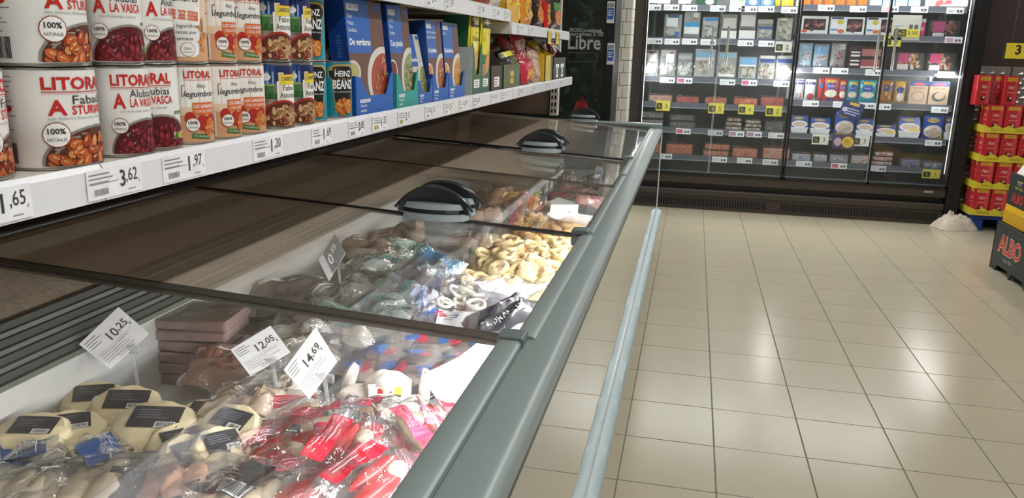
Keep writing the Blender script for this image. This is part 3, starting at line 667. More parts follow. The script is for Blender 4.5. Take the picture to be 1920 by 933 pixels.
MB().box((-.12, -.003, 0), (0, 0, .185), K('b9bfba', .5)).build('carton_side', gb)
MB().box((-.118, -.003, .185), (-.02, 0, .33), GRN).build('carton_side', gb)
def yel_print(p, w, h):
    p.rect(0, h*.87, w*.9, h*.18, K('2a2f38'), 1); p.text('MAGGI', 0, h*.84, h*.06, WH, 2, w=w*.7); p.rect(0, h*.6, w*.9, h*.34, K('dfd02a'), 1); p.text('Yolanda', 0, h*.6, h*.07, K('3c4a1a'), 2, w=w*.75, shear=.3); p.text('Crema', 0, h*.7, h*.03, DK, 2)
    p.ell(w*.15, h*.35, w*.3, h*.12, K('d89a3a'), 2); p.ell(-w*.2, h*.2, w*.2, h*.1, K('c47a5a'), 2); p.rect(0, h*.22, w*.9, h*.4, K('2f7a4a'), .5)
for k in (0, 1):
    pack('snack_pouch', (-.03, 0, 0) if False else (-.885+.01*k, yg0+gw*(.24+.5*k), SZ+.03), gw*.5, .30, .03, K('d8cf3a', .3), 'yellow pouch with a slanted black top in the green display, %s' % ('nearer' if k == 0 else 'farther'), 'food pouch', 'yellow pouches', seed=k, lean=-.04, pr=yel_print)
# small cartons and bags further along
def open_carton(y0, y1, h, mat, label, txt=None, x=-.862, depth=.14, cut=.5, name='open_carton'):
    w = y1-y0; t = thing(name, (x, y0, SZ+.0005), label, 'carton'); d = depth
    MB().box((-d, 0, 0), (-d+.003, w, h*1.15), mat).build('carton_back', t)
    for a in (0, w-.003):
        MB().add([(q, r_, s_) for r_ in (a, a+.003) for q, s_ in ((-d, 0), (0, 0), (0, h*cut), (-d, h*1.15))], [(0, 1, 2, 3)[::-1], (4, 5, 6, 7)]+[(i, (i+1) % 4, 4+(i+1) % 4, 4+i) for i in range(4)], mat).build('carton_side', t)
    MB().box((-.003, 0, 0), (0, w, h*cut), mat).build('carton_front', t); MB().box((-d, 0, 0), (0, w, .002), mat).build('carton_floor', t)
    if txt:
        p = Print((0, 0, w, h)); txt(p, w, h*cut); p.build('carton_print', t, on_plane((0, 0, 0), (0, 1, 0), (0, 0, 1)))
    return t
def t_white(p, w, h): p.rect(w*.5, h*.35, w*.5, h*.4, WH, 1); p.lines(w*.28, h*.5, w*.4, h*.3, 3, DK, 2)
def t_olive(p, w, h): p.ell(w*.5, h*.6, w*.12, h*.14, K('c9b02a'), 1); p.ell(w*.5, h*.3, w*.12, h*.14, K('c9b02a'), 1); p.rect(w*.86, h*.5, w*.2, h, K('2f6a3a'), 1); p.rect(w*.06, h*.5, w*.1, h, K('2f6a3a'), 1)
open_carton(yb(918, 168), yb(938, 164), .24, K('4a4038', .6), 'dark grey-brown open carton right of the green display', t_white, cut=.45)
open_carton(yb(941, 166), yb(972, 160), .2, K('6a6a44', .6), 'low olive carton tray with yellow logos holding bags', t_olive, cut=.55)
open_carton(yb(1019, 152), yb(1033, 149), .2, K('e0b82a', .5), 'small yellow carton near the end of the lower shelf', t_olive, cut=.75)
def t_cups(p, w, h):
    for k in range(2):
        p.rect(w*(.3+.4*k), h*.6, w*.26, h*.2, WH, 1); p.rect(w*(.3+.4*k), h*.4, w*.1, h*.3, WH, 1); p.rect(w*(.3+.4*k), h*.15, w*.16, h*.14, WH, 1)
open_carton(yb(1035, 149), yb(1058, 144), .22, K('23221f', .5), 'black carton with white cup emblems at the lower shelf end', t_cups, cut=.62)
def noodle(col, sub):
    def pr(p, w, h):
        p.rect(0, h*.72, w*.8, h*.22, K(sub[0]), 1); p.ell(0, h*.38, w*.36, h*.24, K(sub[1]), 1); p.blobs(0, h*.38, w*.3, h*.18, 20, h*.05, [K(sub[2]), K(sub[1]), K(sub[0])], 2, seed=3); p.text('Yatekomo', 0, h*.7, h*.1, K(sub[2]), 3, w=w*.6)
    return pr
RB1 = K('b3202a', .25); YB = K('d9bf2a', .25); CLR = K('b99b86', .2)
zb = SZ+.002
for (u, v, w, h, t, m, sub, lab, xo, lean, roll, dz) in (
    (930, 122, .17, .12, .05, K('5a3a2a', .3), ('a8843a', '7a4a2a', 'd9c08a'), 'brown snack bag behind the dark grey carton', -.10, .2, .1, .06),
    (950, 118, .2, .15, .06, RB1, ('8a1a20', 'd96a6a', 'f0d0c0'), 'red noodle bag standing at the back left of the olive tray', -.10, .15, -.1, .06),
    (972, 116, .22, .17, .06, K('c23a48', .25), ('e6d0d0', 'b3202a', 'f4f0e6'), 'pinkish red noodle bag with white name, centre of the bag row', -.08, .1, .08, .06),
    (962, 132, .24, .1, .05, K('26201c', .25), ('d9d22a', '3a2a1a', 'e8e03a'), 'black bag with a yellow square lying on the olive tray', -.02, .5, .05, .07),
    (986, 152, .2, .11, .06, K('c43a4a', .25), ('c42a3a', 'e0a03a', 'f2d6b0'), 'red and pink bag hanging over the shelf front', -.012, .1, .05, .0),
    (1001, 140, .19, .16, .05, CLR, ('9a7a6a', 'c9ab92', 'e6d8c4'), 'clear brown noodle bag right of the red ones', -.03, .15, -.08, .0),
    (1010, 128, .18, .2, .05, YB, ('b59a2a', '5a4a2a', '2a2a1a'), 'yellow and brown patterned bag leaning before the yellow carton', -.07, .2, .12, .0),
    (1022, 124, .2, .2, .05, K('8a4a34', .3), ('a83a2a', '5a2a1a', 'd9c0a0'), 'brown bag behind the yellow carton', -.12, .1, -.05, .0),
    (1042, 118, .22, .1, .05, K('7a2a2a', .25), ('b33a2a', 'e0e0da', 'd9a02a'), 'dark red shiny bag lying in the black carton', -.07, .6, .0, .13)):
    y = P(u, v, 0, -.868+xo)[1]
    pack('noodle_bag', (-.868+xo, y, zb+dz), w*1.3, h*1.2, t*1.3, m, lab, 'food bag', 'bags at the end of the lower shelf', lean=lean, seed=u*.37, roll=roll, pr=noodle(0, sub))
# far upper shelf: bright snack bags
zs = U3Z+.002
for (u, w, h, m, sub, lab, xo) in ((948, .17, .2, K('cfa02a', .3), ('e0c03a', 'd9a02a', '5a3a1a'), 'orange-yellow snack bag at the left of the far upper shelf', -.03), (962, .2, .16, K('e6c22a', .3), ('d9742a', 'e6d23a', '3a2a1a'), 'yellow snack bag with brown lettering on the far upper shelf', -.02), (985, .24, .22, K('d98a2a', .3), ('7a2a2a', 'e0b03a', '2a1a1a'), 'orange snack bag with dark base on the far upper shelf', -.02),
        (1008, .22, .2, K('2a1f1c', .3), ('c4301f', 'd9822a', 'e6a03a'), 'black and red snack bag on the far upper shelf', -.05), (1024, .12, .24, K('c4281f', .3), ('2a1a1a', 'd9a02a', 'f0e0d0'), 'tall red snack bag on the far upper shelf', -.03), (1042, .3, .2, K('3a2a1c', .3), ('2f8a2f', 'd9742a', 'e0c03a'), 'snack bag with green flash at the end of the far upper shelf', -.02)):
    y = P(u, 35, 0, -.868+xo)[1]
    pack('snack_bag', (-.868+xo, y, zs), w, h, .06, m, lab, 'food bag', 'snack bags on the far upper shelf', lean=.1, seed=u*.21, pr=noodle(0, sub))
open_carton(yb(944, 42)-.02, yb(966, 45), .1, K('d9a62a', .5), 'yellow open carton on the far upper shelf under the snack bags', cut=.8, x=-.852).location.z = U3Z+.0005
for k, (u, c) in enumerate(((905, 'a8442f'), (925, 'd6cfc9'))):
    y = P(u, -10, 0, -.87)[1]
    pack('snack_bag', (-.87, y, U2Z+.002), .2, .2, .05, K(c, .3), '%s pack on the near upper shelf, only its foot in view' % ('brown' if k == 0 else 'white'), 'food bag', seed=k, pr=noodle(0, ('c9b9a9', c, '5a3a2a')))
# ---------------------------------------------------------------- poster cabinet behind the shelf end
LY = 6.75
lx0, lx1 = P(1040, 120, 1, LY)[0], P(1131, 120, 1, LY)[0]; lx2 = P(1152, 120, 1, LY)[0]
lc = thing('poster_cabinet', ((lx0+lx2)/2, LY, 0), 'tall black cabinet with a dark green forest poster reading Libre', 'cabinet'); lc.location = (0, 0, 0)
MB().box((lx0-.3, LY, 0), (lx2-.01, LY+.5, 2.25), K('0f100f', .4)).build('cabinet_body', lc, bevel=.004)
fm = M('forest_photo', hexc('1f2a22'), .3, var=.55, scale=9)
MB().box((lx0-.28, LY-.006, .1), (lx1, LY-.0005, 2.2), fm).build('poster', lc)
p = Print(); CW = K('b9bcb8')
cx = P(1093, 83, 1, LY); zl = P(1093, 92, 1, LY)[2]
p.text('Libre', cx[0]+.012, zl, .115, CW, 2, w=.27, bold=.015); p.text('EROSKI produktuak,', cx[0]+.02, P(1093, 60, 1, LY)[2], .03, CW, 2, w=.27, bold=.01); p.text('janari-gamean % 100', cx[0]+.02, P(1093, 67, 1, LY)[2], .03, CW, 2, w=.29, bold=.01)
for a, b, w_, h_ in ((0, -.07, .24, .003), (0, .0, .24, .003), (-.12, -.035, .003, .07), (.12, -.035, .003, .07)): p.rect(cx[0]+a, zl-.03+b, w_, h_, K('6f756f'), 2)
p.build('poster_lettering', lc, on_plane((0, LY-.006, 0), (1, 0, 0), (0, 0, 1))); p = Print()
rd = P(1090, 205, 1, LY); rnd = random.Random(5)
for k in range(90): p.ell(rnd.uniform(lx0-.02, lx1-.03), rnd.uniform(.9, 2.1), rnd.uniform(.01, .035), rnd.uniform(.008, .03), K(rnd.choice(('2c3b30', '1a241d', '34453a', '232f2a', '141b16'))), 1+k*.004, rnd.uniform(0, 3))
p.build('forest_print', lc, on_plane((0, LY-.006, 0), (1, 0, 0), (0, 0, 1))); p = Print()
q = lambda pts, c, l: p.poly([(rd[0]+a, rd[2]+b) for a, b in pts], K(c), l)
q([(-.045, -.2), (.045, -.2), (.055, .02), (.04, .07), (-.04, .07), (-.055, .02)], 'a3262a', 4); q([(-.055, .02), (-.045, .06), (-.07, -.02), (-.085, -.13), (-.062, -.13)], '8f1f26', 4.2); q([(.055, .02), (.045, .06), (.07, -.02), (.085, -.13), (.062, -.13)], '8f1f26', 4.2)
p.ell(rd[0], rd[2]+.085, .022, .028, K('5a1a1c'), 4.5); p.ell(rd[0], rd[2]+.055, .034, .02, K('8a1c22'), 4.6); q([(-.028, -.12), (.028, -.12), (.03, .03), (-.03, .03)], '86181f', 4.8); q([(-.022, -.1), (.022, -.1), (.02, -.03), (-.02, -.03)], '6a1218', 5)
p.build('hiker_print', lc, on_plane((0, LY-.006, 0), (1, 0, 0), (0, 0, 1)))
for k, v in enumerate(((-4, 50), (80, 122))):
    c = P(1145, sum(v)/2, 1, LY-.012); h = .17
    t = MB().rbox((c[0]-.03, LY-.016, c[2]-h/2), (c[0]+.03, LY-.0075, c[2]+h/2), .004, K('d9dcdc'), axis=1).build('price_holder')
    tag(t, 'blue and white card on the black cabinet edge, %s of the two' % ('upper' if k == 0 else 'lower'), 'card', 'cards on the cabinet edge')
    p = Print(); p.rect(0, -.01, .05, .09, K('3a5fae'), 1); p.lines(-.02, .02, .04, .05, 3, WH, 2); p.rect(0, .055, .05, .03, K('8f9590'), 1); p.build('print', t, on_plane((c[0], LY-.016, c[2]), (1, 0, 0), (0, 0, 1)))
# ================================================================== UPRIGHT GLASS-DOOR FRIDGE
DY = 7.70; SFY = 7.80; FBK = 8.5
FRB = M('fridge_black', hexc('1a1919'), .35, var=.1); FRN = M('fridge_brown', hexc('3d3530'), .4, var=.06); FSH = M('fridge_shelf', hexc('55595f'), .4, var=.05); FSTR = M('fridge_strip', hexc('5b5e6a'), .3, var=.03)
FIN = M('fridge_inside', hexc('33373a'), .45, var=.06)
fx = lambda u, v: P(u, v, 1, DY)[0]
xl, xm, xr = fx(1201, 180), fx(1484, 170), fx(1800, 190)
xq1, xq2 = fx(1340, 180), fx(1645, 180)
fr = thing('upright_fridge', (0, 0, 0), 'wide black supermarket fridge with four glass doors and grilled base', 'fridge')
FR = lambda mb, name, **kw: mb.build(name, fr, **kw)
FTOP = 2.3
FR(MB().box((xl-.02, FBK, .1), (xr+.02, FBK+.05, FTOP), FIN), 'back_wall')
FR(MB().box((xl-.10, DY-.0, .0), (xl, FBK+.05, FTOP+.1), FRN), 'side_wall', bevel=.006)
FR(MB().box((xr+.005, DY-.03, .0), (xr+.115, FBK+.05, FTOP+.1), FRB), 'side_wall', bevel=.006)
FR(MB().box((xl, DY, FTOP), (xr, FBK+.05, FTOP+.3), FRB), 'top_cover')
FR(MB().box((xl, DY+.03, .30), (xr, FBK, .345), FIN), 'inner_floor')
FR(MB().box((xl, DY-.02, .245), (xr, DY+.05, .345), FRN), 'base_panel', bevel=.008)
FR(MB().box((xl, DY+.04, .13), (xr, DY+.06, .25), FRB), 'base_recess')
FR(MB().box((xl, DY-.03, .13), (xr, DY+.05, .19), FRN), 'lower_panel', bevel=.008)
gr = FR(MB().box((xl, DY-.015, .0), (xr, DY+.05, .13), FRN), 'grille')
k = 0; x = xl+.06
sm = MB().box((0, -.022, .035), (.011, -.016, .105), M('grille_slot', hexc('0c0b0a'), .8)).mesh('grille_slot')
while x < xr-.05 and k < 110:
    if abs(x-(xm-.05)) > .06:
        o = link(bpy.data.objects.new('grille_slot', sm), gr); o.location = (x, DY+.001, 0); k += 1
    x += .0245
LZ = [P(1340, v, 1, SFY)[2] for v in (15.4, 77.6, 151, 200, 247, 298)]; RZ = [P(1696, v, 1, SFY)[2] for v in (17, 73, 137, 200, 263.6, 317.6)]
SHZ = {}
for bay, zs_, a, b in (('left', LZ, xl+.005, xm-.012), ('right', RZ, xm+.012, xr-.03)):
    for r_, z in enumerate(zs_):
        s = FR(MB().box((a, SFY+.012, z), (b, FBK-.02, z+.02), FSH), 'shelf')
        MB().box((a, SFY, z-.024), (b, SFY+.01, z+.028), FSTR).build('price_strip', s)
        MB().box((a, SFY-.004, z-.026), (b, SFY+.001, z-.018), M('strip_lip', hexc('8d9198'), .25)).build('strip_lip', s)
        SHZ[bay, r_] = z+.0205
    for x in (a+.03, b-.04):                                  # slotted shelf supports inside
        FR(MB().box((x, FBK-.03, .36), (x+.025, FBK-.005, FTOP), M('support_steel', hexc('a9adae'), .3, metal=.6)), 'shelf_support')
# doors
dg = GL('door_glass', (.93, .95, .95), .02, .9, .02, (.7, .75, .75), scale=3)
hb = M('door_handle', hexc('9a9a92'), .35, metal=.5)
ztop = FTOP
for n_, (a, b, hx) in enumerate(((xl+.004, xq1-.003, xq1-.075), (xq1+.003, xm-.004, xq1+.06), (xm+.004, xq2-.003, xq2-.075), (xq2+.003, xr+.0, xq2+.06))):
    d = link(bpy.data.objects.new('glass_door', None), fr)
    MB().box((a, DY-.028, .33), (b, DY-.022, ztop), dg).build('pane', d)
    fm_ = FRB
    MB().box((a, DY-.03, .325), (b, DY+.01, .35), fm_).build('bottom_frame', d)
    outer = n_ in (0, 3)
    for e, thick in ((a, .016 if n_ != 1 else .004), (b, .016 if n_ not in (0, 2) else .004)):
        xx = e if e == a else e-thick
        MB().box((xx, DY-.03, .33), (xx+thick, DY+.012 if thick > .01 else DY-.02, ztop), fm_ if thick > .01 else M('door_gasket', hexc('9fa5a4'), .3)).build('stile', d)
    z0 = P((1327, 1357, 1632, 1664)[n_], (126, 126, 135, 132)[n_], 1, DY-.06)[2]; z1 = z0+.36
    MB().rbox((hx, DY-.075, z0), (hx+.022, DY-.06, z1), .006, hb).build('handle', d, smooth=True)
    for z in (z0+.01, z1-.03): MB().box((hx+.004, DY-.062, z), (hx+.018, DY-.02, z+.02), M('handle_bolt', hexc('4a4844'), .4)).build('handle_mount', d)
# inside lamps: tubes up the two sides and the middle, and one along the top
tube_m = M('lamp_tube', (1, 1, 1), .4, emit=.8)
for x in (xl+.02, xm, xr-.02):
    FR(MB().tube([(x, DY+.05, .45), (x, DY+.05, FTOP-.05)], .004, tube_m, n=8), 'lamp_tube')
for a, b, sgn in ((xl+.03, xm, 1), (xm+.03, xr, 1)):
    area('fridge_lamp', ((a+b)/2, DY+.06, FTOP-.03), b-a-.1, .05, 50, (1, .99, .97), (math.radians(12), 0, 0))
for x, s_ in ((xl+.03, -1), (xm-.02, 1), (xm+.02, -1), (xr-.03, 1)):
    area('fridge_lamp', (x, DY+.045, 1.3), .012, 1.7, 13, (1, .99, .97), (0, math.radians(75)*s_, 0))
# ---------------------------------------------------------------- products
CLT = GL('clear_tray', (.96, .97, .97), .08, 1.3, .04, (.85, .87, .87)); FILM = GL('clear_film', (.95, .95, .95), .12, 2.0, .06, (.9, .9, .9), bump=.6, scale=30)
ROWN = ['top', 'second', 'third', 'fourth', 'fifth', 'bottom']
cnt = {}
def fplace(bay, row, u0, v0, u1, v1, dy=.02):
    y = SFY+dy; zb = SHZ[bay, row]; pa = P(u0, v1, 1, y); pb = P(u1, v1, 1, y); zt = P((u0+u1)/2, v0, 1, y)[2]
    return pa[0], pb[0]-pa[0], max(zt-zb, .03), y, zb
def fp(bay, row, u0, v0, u1, v1, kind, c, desc, dy=.02):
    x, w, h, y, zb = fplace(bay, row, u0, v0, u1, v1, dy)
    i = cnt.get((bay, row), 0); cnt[bay, row] = i+1
    t = thing({'tray': 'food_tray', 'bag': 'food_bag', 'box': 'food_box', 'flat': 'flat_pack', 'tub': 'food_tub', 'jar': 'sauce_jar', 'carton': 'drink_carton'}[kind], (x+w/2, y, zb+.0005), '%s, %s from left, %s shelf, %s fridge bay' % (desc, ORD[i], ROWN[row], bay), 'food pack', 'packs on the %s shelf of the %s bay' % (ROWN[row], bay))
    seed = int(u0*13+row)
    rnd = random.Random(seed)
    hw = w/2*.97
    face = on_plane((0, 0, 0), (1, 0, 0), (0, 0, 1))
    if kind == 'tray':          # upright clear tray: film front, contents, printed sleeve
        lean = -.1; R = Matrix.Rotation(lean, 3, 'X')
        MB().rbox((-hw, 0, 0), (hw, .05, h), min(.02, hw*.4), CLT, axis=1).build('tray', t, smooth=True)
        mb = MB()
        N = 26 if c[1] else 0
        for k in range(N):
            cx, cz, q = rnd.uniform(-hw*.7, hw*.7), rnd.uniform(h*.12, h*(.55 if c[2] else .85)), rnd.uniform(.012, .024)
            mb.lathe([(q*.2, -q*.35), (q*.8, -q*.25), (q, 0), (q*.7, q*.3), (q*.1, q*.38)], K(rnd.choice(c[1]), .5), 7, c=(0, 0, 0), caps=False)
            L_ = 35; rr = Euler((rnd.uniform(.9, 2.2), rnd.uniform(-1, 1), rnd.uniform(0, 3))).to_matrix()
            for m_ in range(len(mb.v)-L_, len(mb.v)):
                v_ = rr@Vector(mb.v[m_]); mb.v[m_] = (v_.x*1.2+cx, v_.y*.6+.024, v_.z+cz)
        if N:
            o = mb.build('contents', t, smooth=True); o['kind'] = 'stuff'
        MB().box((-hw*.93, .04, h*.04), (hw*.93, .044, h*.96), K(c[0], .5)).build('tray_back', t)
        p = Print((-hw*.95, h*.03, hw*.95, h*.97))
        for (a, b, ww, hh, col) in c[3]: p.rect(a*hw, b*h, ww*2*hw, hh*h, K(col), 1+b)
        p.build('label', t, on_plane((0, -.001, 0), (1, 0, 0), (0, 0, 1)))
    elif kind == 'bag':
        a, b = pillow(2*hw, h, .05, seed*.1)
        rot = lambda v: Vector((v[1], -v[0]+.03, v[2]))
        MB().grid(8, 10, lambda i_, j_: rot(a(i_, j_)), K(c[0], .25)).grid(8, 10, lambda i_, j_: rot(b(i_, j_)), K(c[0], .25)).build('pouch', t, smooth=True)
        p = Print((-hw*.94, h*.02, hw*.94, h*.98)); fpat(p, hw, h, c[1])
        p.build('front_print', t, lambda x_, y_, e: rot(a(x_/(2*hw)+.5, y_/h))-Vector((0, .0008+e, 0)))
    elif kind == 'box':
        MB().box((-hw, 0, 0), (hw, .05, h), K(c[0], .4)).build('carton', t, bevel=.002)
        p = Print((-hw, 0, hw, h)); fpat(p, hw, h, c[1]); p.build('front_print', t, face)
    elif kind == 'flat':        # packs lying flat, sometimes stacked
        nst = c[2] if len(c) > 2 else 1; hh = h/nst; D = .17
        for q in range(nst):
            z0 = q*hh; s = 1-.04*q; ox = rnd.uniform(-.01, .01) if q else 0
            MB().rbox((-hw*s+ox, .004, z0+.001), (hw*s+ox, D, z0+hh*.94), .02, CLT).build('tray', t, smooth=True)
            MB().rbox((-hw*s*.92+ox, .01, z0+.004), (hw*s*.92+ox, D-.01, z0+hh*.8), .016, K(c[0], .45)).build('contents', t, smooth=True)
            p = Print((-hw*.9, 0, hw*.9, D)); 
            p.blobs(0, D/2, hw*.8, D*.42, 26, .018, [K(j) for j in c[1][0]], 1, seed=seed+q)
            for (a_, b_, ww, h2, col) in c[1][1]: p.rect(a_*hw, b_*D, ww*2*hw, h2*D, K(col), 3+b_)
            p.build('top_print', t, on_plane((ox, 0, z0+hh*.94), (1, 0, 0), (0, 1, 0)))
            p = Print((-hw*.9, z0+.004, hw*.9, z0+hh*.8)); p.blobs(0, z0+hh*.4, hw*.85, hh*.3, 14, .014, [K(j) for j in c[1][0]], 1, seed=seed+q+5)
            p.build('front_print', t, on_plane((ox, .006, 0), (1, 0, 0), (0, 0, 1)))
    elif kind == 'tub':
        MB().add([(sx*hw*(.86 if z_ == 0 else 1), .004 if yy == 0 else .10, z_) for z_ in (0, h*.35) for sx, yy in ((-1, 0), (1, 0), (1, 1), (-1, 1))], [(3, 2, 1, 0), (4, 5, 6, 7), (0, 1, 5, 4), (1, 2, 6, 5), (2, 3, 7, 6), (3, 0, 4, 7)], K('e6e8ea', .3)).build('tub', t, bevel=.003)
        sl_ = .5; lidf = on_plane((0, .003, h*.3), (1, 0, 0), (0, .35, 1))
        MB().add([(sx*hw, e+yy, zz) for e in (0, .006) for sx, yy, zz in ((-1, .004, h*.3), (1, .004, h*.3), (.92, .004+h*.25, h), (-.92, .004+h*.25, h))], [(0, 1, 2, 3), (7, 6, 5, 4), (0, 4, 5, 1), (1, 5, 6, 2), (2, 6, 7, 3), (3, 7, 4, 0)], K(c[0], .25)).build('lid', t)
        p = Print((-hw*.97, 0, hw*.97, h*.76)); fpat(p, hw, h*.76, c[1]); p.build('lid_print', t, on_plane((0, .004, h*.3), (1, 0, 0), Vector((0, .25*h, .7*h))))
    elif kind == 'jar':
        MB().lathe([(hw*.9, 0), (hw, .004), (hw, h*.74), (hw*.8, h*.8), (hw*.8, h*.82)], K(c[0], .2), 20, c=(0, hw, 0)).build('glass', t, smooth=True)
        MB().lathe([(hw*.85, h*.82), (hw*.85, h*.99), (hw*.8, h)], K(c[1], .3), 20, c=(0, hw, 0)).build('lid', t, smooth=True)
    else:
        MB().box((-hw, 0, 0), (hw, .06, h*.86), K(c[0], .35)).prism([(0, h*.86), (.06, h*.86), (.03, h)], 0, -hw, hw, K(c[0], .35)).build('carton', t)
        p = Print((-hw, 0, hw, h*.86)); fpat(p, hw, h*.86, c[1]); p.build('front_print', t, face)
    return t
def fpat(p, hw, h, spec):
    """spec: list of (shape, x, y, w, h, colour) in fractions of half width / height"""
    for k, q in enumerate(spec):
        s, a, b, w, hh, col = q[:6]
        if s == 'r': p.rect(a*hw, b*h, w*2*hw, hh*h, K(col), 1+k*.6)
        elif s == 'e': p.ell(a*hw, b*h, w*hw, hh*h/2, K(col), 1+k*.6, n=20)
        elif s == 'b': p.blobs(a*hw, b*h, w*hw, hh*h/2, 16, hw*.16, [K(j) for j in col], 1+k*.6, seed=k+3)
        elif s == 't': p.text(q[6], a*hw, b*h, hh*h, K(col), 1+k*.6, w=w*2*hw)
fish = ['d8cfc2', 'c9bba8', 'e3dccf', 'b0a08c']; white = ['e6e4df', 'd2d0cb', 'f0efec']; salmon = ['d9764a', 'c9603a', 'e08f66', 'b84f33']; red = ['b8403a', 'c95a50', 'a03030']; shr = ['d99a86', 'c9806c', 'e6b8a6', 'b5664f']; ham = ['b5655a', '9a4a44', 'c98074']
blu = '3f73b8'
L = 'left'
for q in ((1212, -14, 1262, 8, 'tray', ('26282a', fish, 1, [(0, .3, .8, .3, 'd9dcdc')]), 'black tray with white label'), (1268, -14, 1298, 9, 'tray', ('222426', fish, 1, [(0, .3, .8, .3, 'c9cccc')]), 'dark tray with pale label'), (1303, -14, 1345, 10, 'box', ('14402c', [('e', .3, .3, .4, .4, 'd6dad6')]), 'dark green box with white spot'),
          (1369, -14, 1397, 9, 'box', ('e6e7e8', [('r', .5, .5, .3, .3, '6ab06a')]), 'white box'), (1399, -14, 1424, 10, 'box', ('3d72b8', [('e', 0, .3, .6, .4, 'c9d8ea')]), 'blue box with pale ring'), (1426, -14, 1450, 11, 'box', ('4a80c4', [('e', 0, .3, .6, .4, 'c9d8ea')]), 'lighter blue box with pale ring'), (1453, -14, 1463, 10, 'jar', ('d9b62a', '2a3a6a'), 'yellow pot'), (1465, -14, 1475, 11, 'jar', ('d9c03a', '2a3a6a'), 'yellow pot'), (1477, -14, 1487, 11, 'jar', ('e0b82a', '2a3a6a'), 'yellow pot')): fp(L, 0, *q)
for q in ((1242, 25, 1278, 70, 'tray', ('d6d8d8', white, 1, [(-.1, .68, .6, .42, 'eef0f0'), (0, .88, .6, .12, '3a5a8a'), (.5, .18, .22, .16, blu)]), 'clear tray with tall white label'), (1279, 20, 1312, 70, 'tray', ('d9d6d0', 0, 0, [(0, .5, .85, .16, '3a9ad0'), (0, .3, .85, .26, 'eef0f2'), (.4, .85, .3, .16, 'e6e3de')]), 'clear tray with blue wave band'), (1314, 30, 1346, 71, 'tray', ('d2d4d4', white, 1, [(0, .72, .9, .26, 'b0b0ac'), (.1, .85, .8, .14, '2f86c4')]), 'tray with blue arched sleeve'),
          (1350, 25, 1381, 74, 'tray', ('b9b7b0', 0, 0, [(0, .17, .96, .34, 'f2f2f0'), (0, .36, .9, .04, '3a3a38'), (0, .62, .8, .4, 'c2c0b8')]), 'grey tray on white card'), (1383, 22, 1416, 75, 'tray', ('c6c5c0', 0, 0, [(0, .17, .96, .34, 'f4f4f2'), (0, .36, .9, .04, '3a3a38'), (0, .68, .8, .4, 'd2d1cc')]), 'pale grey tray on white card'),
          (1417, 35, 1448, 75, 'tray', ('dfe2e6', shr[:0] or white, 1, [(0, .86, .9, .2, 'b3aaa0'), (0, .58, .9, .1, '2f4f9a'), (0, .03, .95, .07, blu)]), 'blue-edged tray with brown band'), (1453, 32, 1485, 76, 'tray', ('d9d8d0', ['e0dcc8', 'e8e4d6', 'd0ccb4'], 0, [(-.2, .9, .4, .1, 'e6e0b0')]), 'pale tray of white pieces')): fp(L, 1, *q)
for q in ((1203, 92, 1233, 143, 'tray', ('cfc9c4', white, 1, [(.2, .7, .55, .3, 'e9e9ea'), (.1, .86, .3, .08, 'b83a4a'), (-.3, .22, .3, .22, 'eeeeee'), (0, .9, .7, .05, '2a2a2c')]), 'clear fish tray with oval emblem'), (1235, 92, 1266, 143, 'tray', ('cac6c2', white, 1, [(.25, .68, .5, .32, 'ecebea'), (.4, .86, .2, .06, 'b83a4a'), (-.4, .22, .3, .24, 'f0f0ee'), (-.5, .62, .3, .28, '8a8a8a')]), 'clear fish tray with round sticker'), (1268, 98, 1297, 144, 'tray', ('b0aeac', white, 1, [(0, .8, .8, .16, 'a8aaac'), (0, .62, .8, .06, '8a8c8c')]), 'hazy grey tray of white fish'),
          (1299, 90, 1340, 145, 'tray', ('cfd2d0', fish, 1, [(0, .78, .85, .2, '7fb0d0'), (0, .64, .85, .08, 'd9c9d0')]), 'large tray of clams with light blue label'), (1342, 96, 1380, 146, 'tray', ('c0c4c4', fish, 1, [(0, .85, .85, .16, '8ab4cc'), (0, .12, .8, .1, 'f4f4f2')]), 'tray of shellfish over a white zigzag'), (1382, 105, 1418, 148, 'tray', ('cdd2d4', fish, 1, [(0, .78, .88, .3, '7eaedb'), (0, .6, .88, .08, 'e9eef2')]), 'short tray of clams with light blue label'),
          (1419, 103, 1452, 148, 'tray', ('cfcdc6', fish, 1, [(0, .78, .85, .18, '24428f'), (0, .92, .85, .14, 'd6d2cc')]), 'tray with navy label'), (1452, 103, 1485, 149, 'tray', ('d6d5d0', white, 1, [(0, .78, .85, .18, '2a4a9a'), (0, .92, .85, .14, 'd6d2cc')]), 'paler tray with navy label')): fp(L, 2, *q)
for q in ((1213, 176, 1262, 189, 'flat', ('c98a78', (shr+['8fb0a4'], [(-.6, .5, .3, .6, 'd6d2cc')]), 1), 'salmon pack with green corner'), (1266, 179, 1312, 191, 'flat', ('b84f40', (red, [(-.7, .5, .2, .8, 'cfcac4')]), 1), 'red sliced fish pack'), (1320, 181, 1364, 193, 'flat', ('c9704a', (salmon, []), 1), 'orange salmon pack'), (1374, 182, 1422, 194, 'flat', ('cf6238', (salmon, [(-.6, .6, .3, .5, 'e6dcd2')]), 1), 'bright salmon pack'), (1424, 179, 1472, 196, 'flat', ('b5483c', (red, [(-.7, .6, .25, .5, 'd6d0c8')]), 1), 'dark red fish pack')): fp(L, 3, *q)
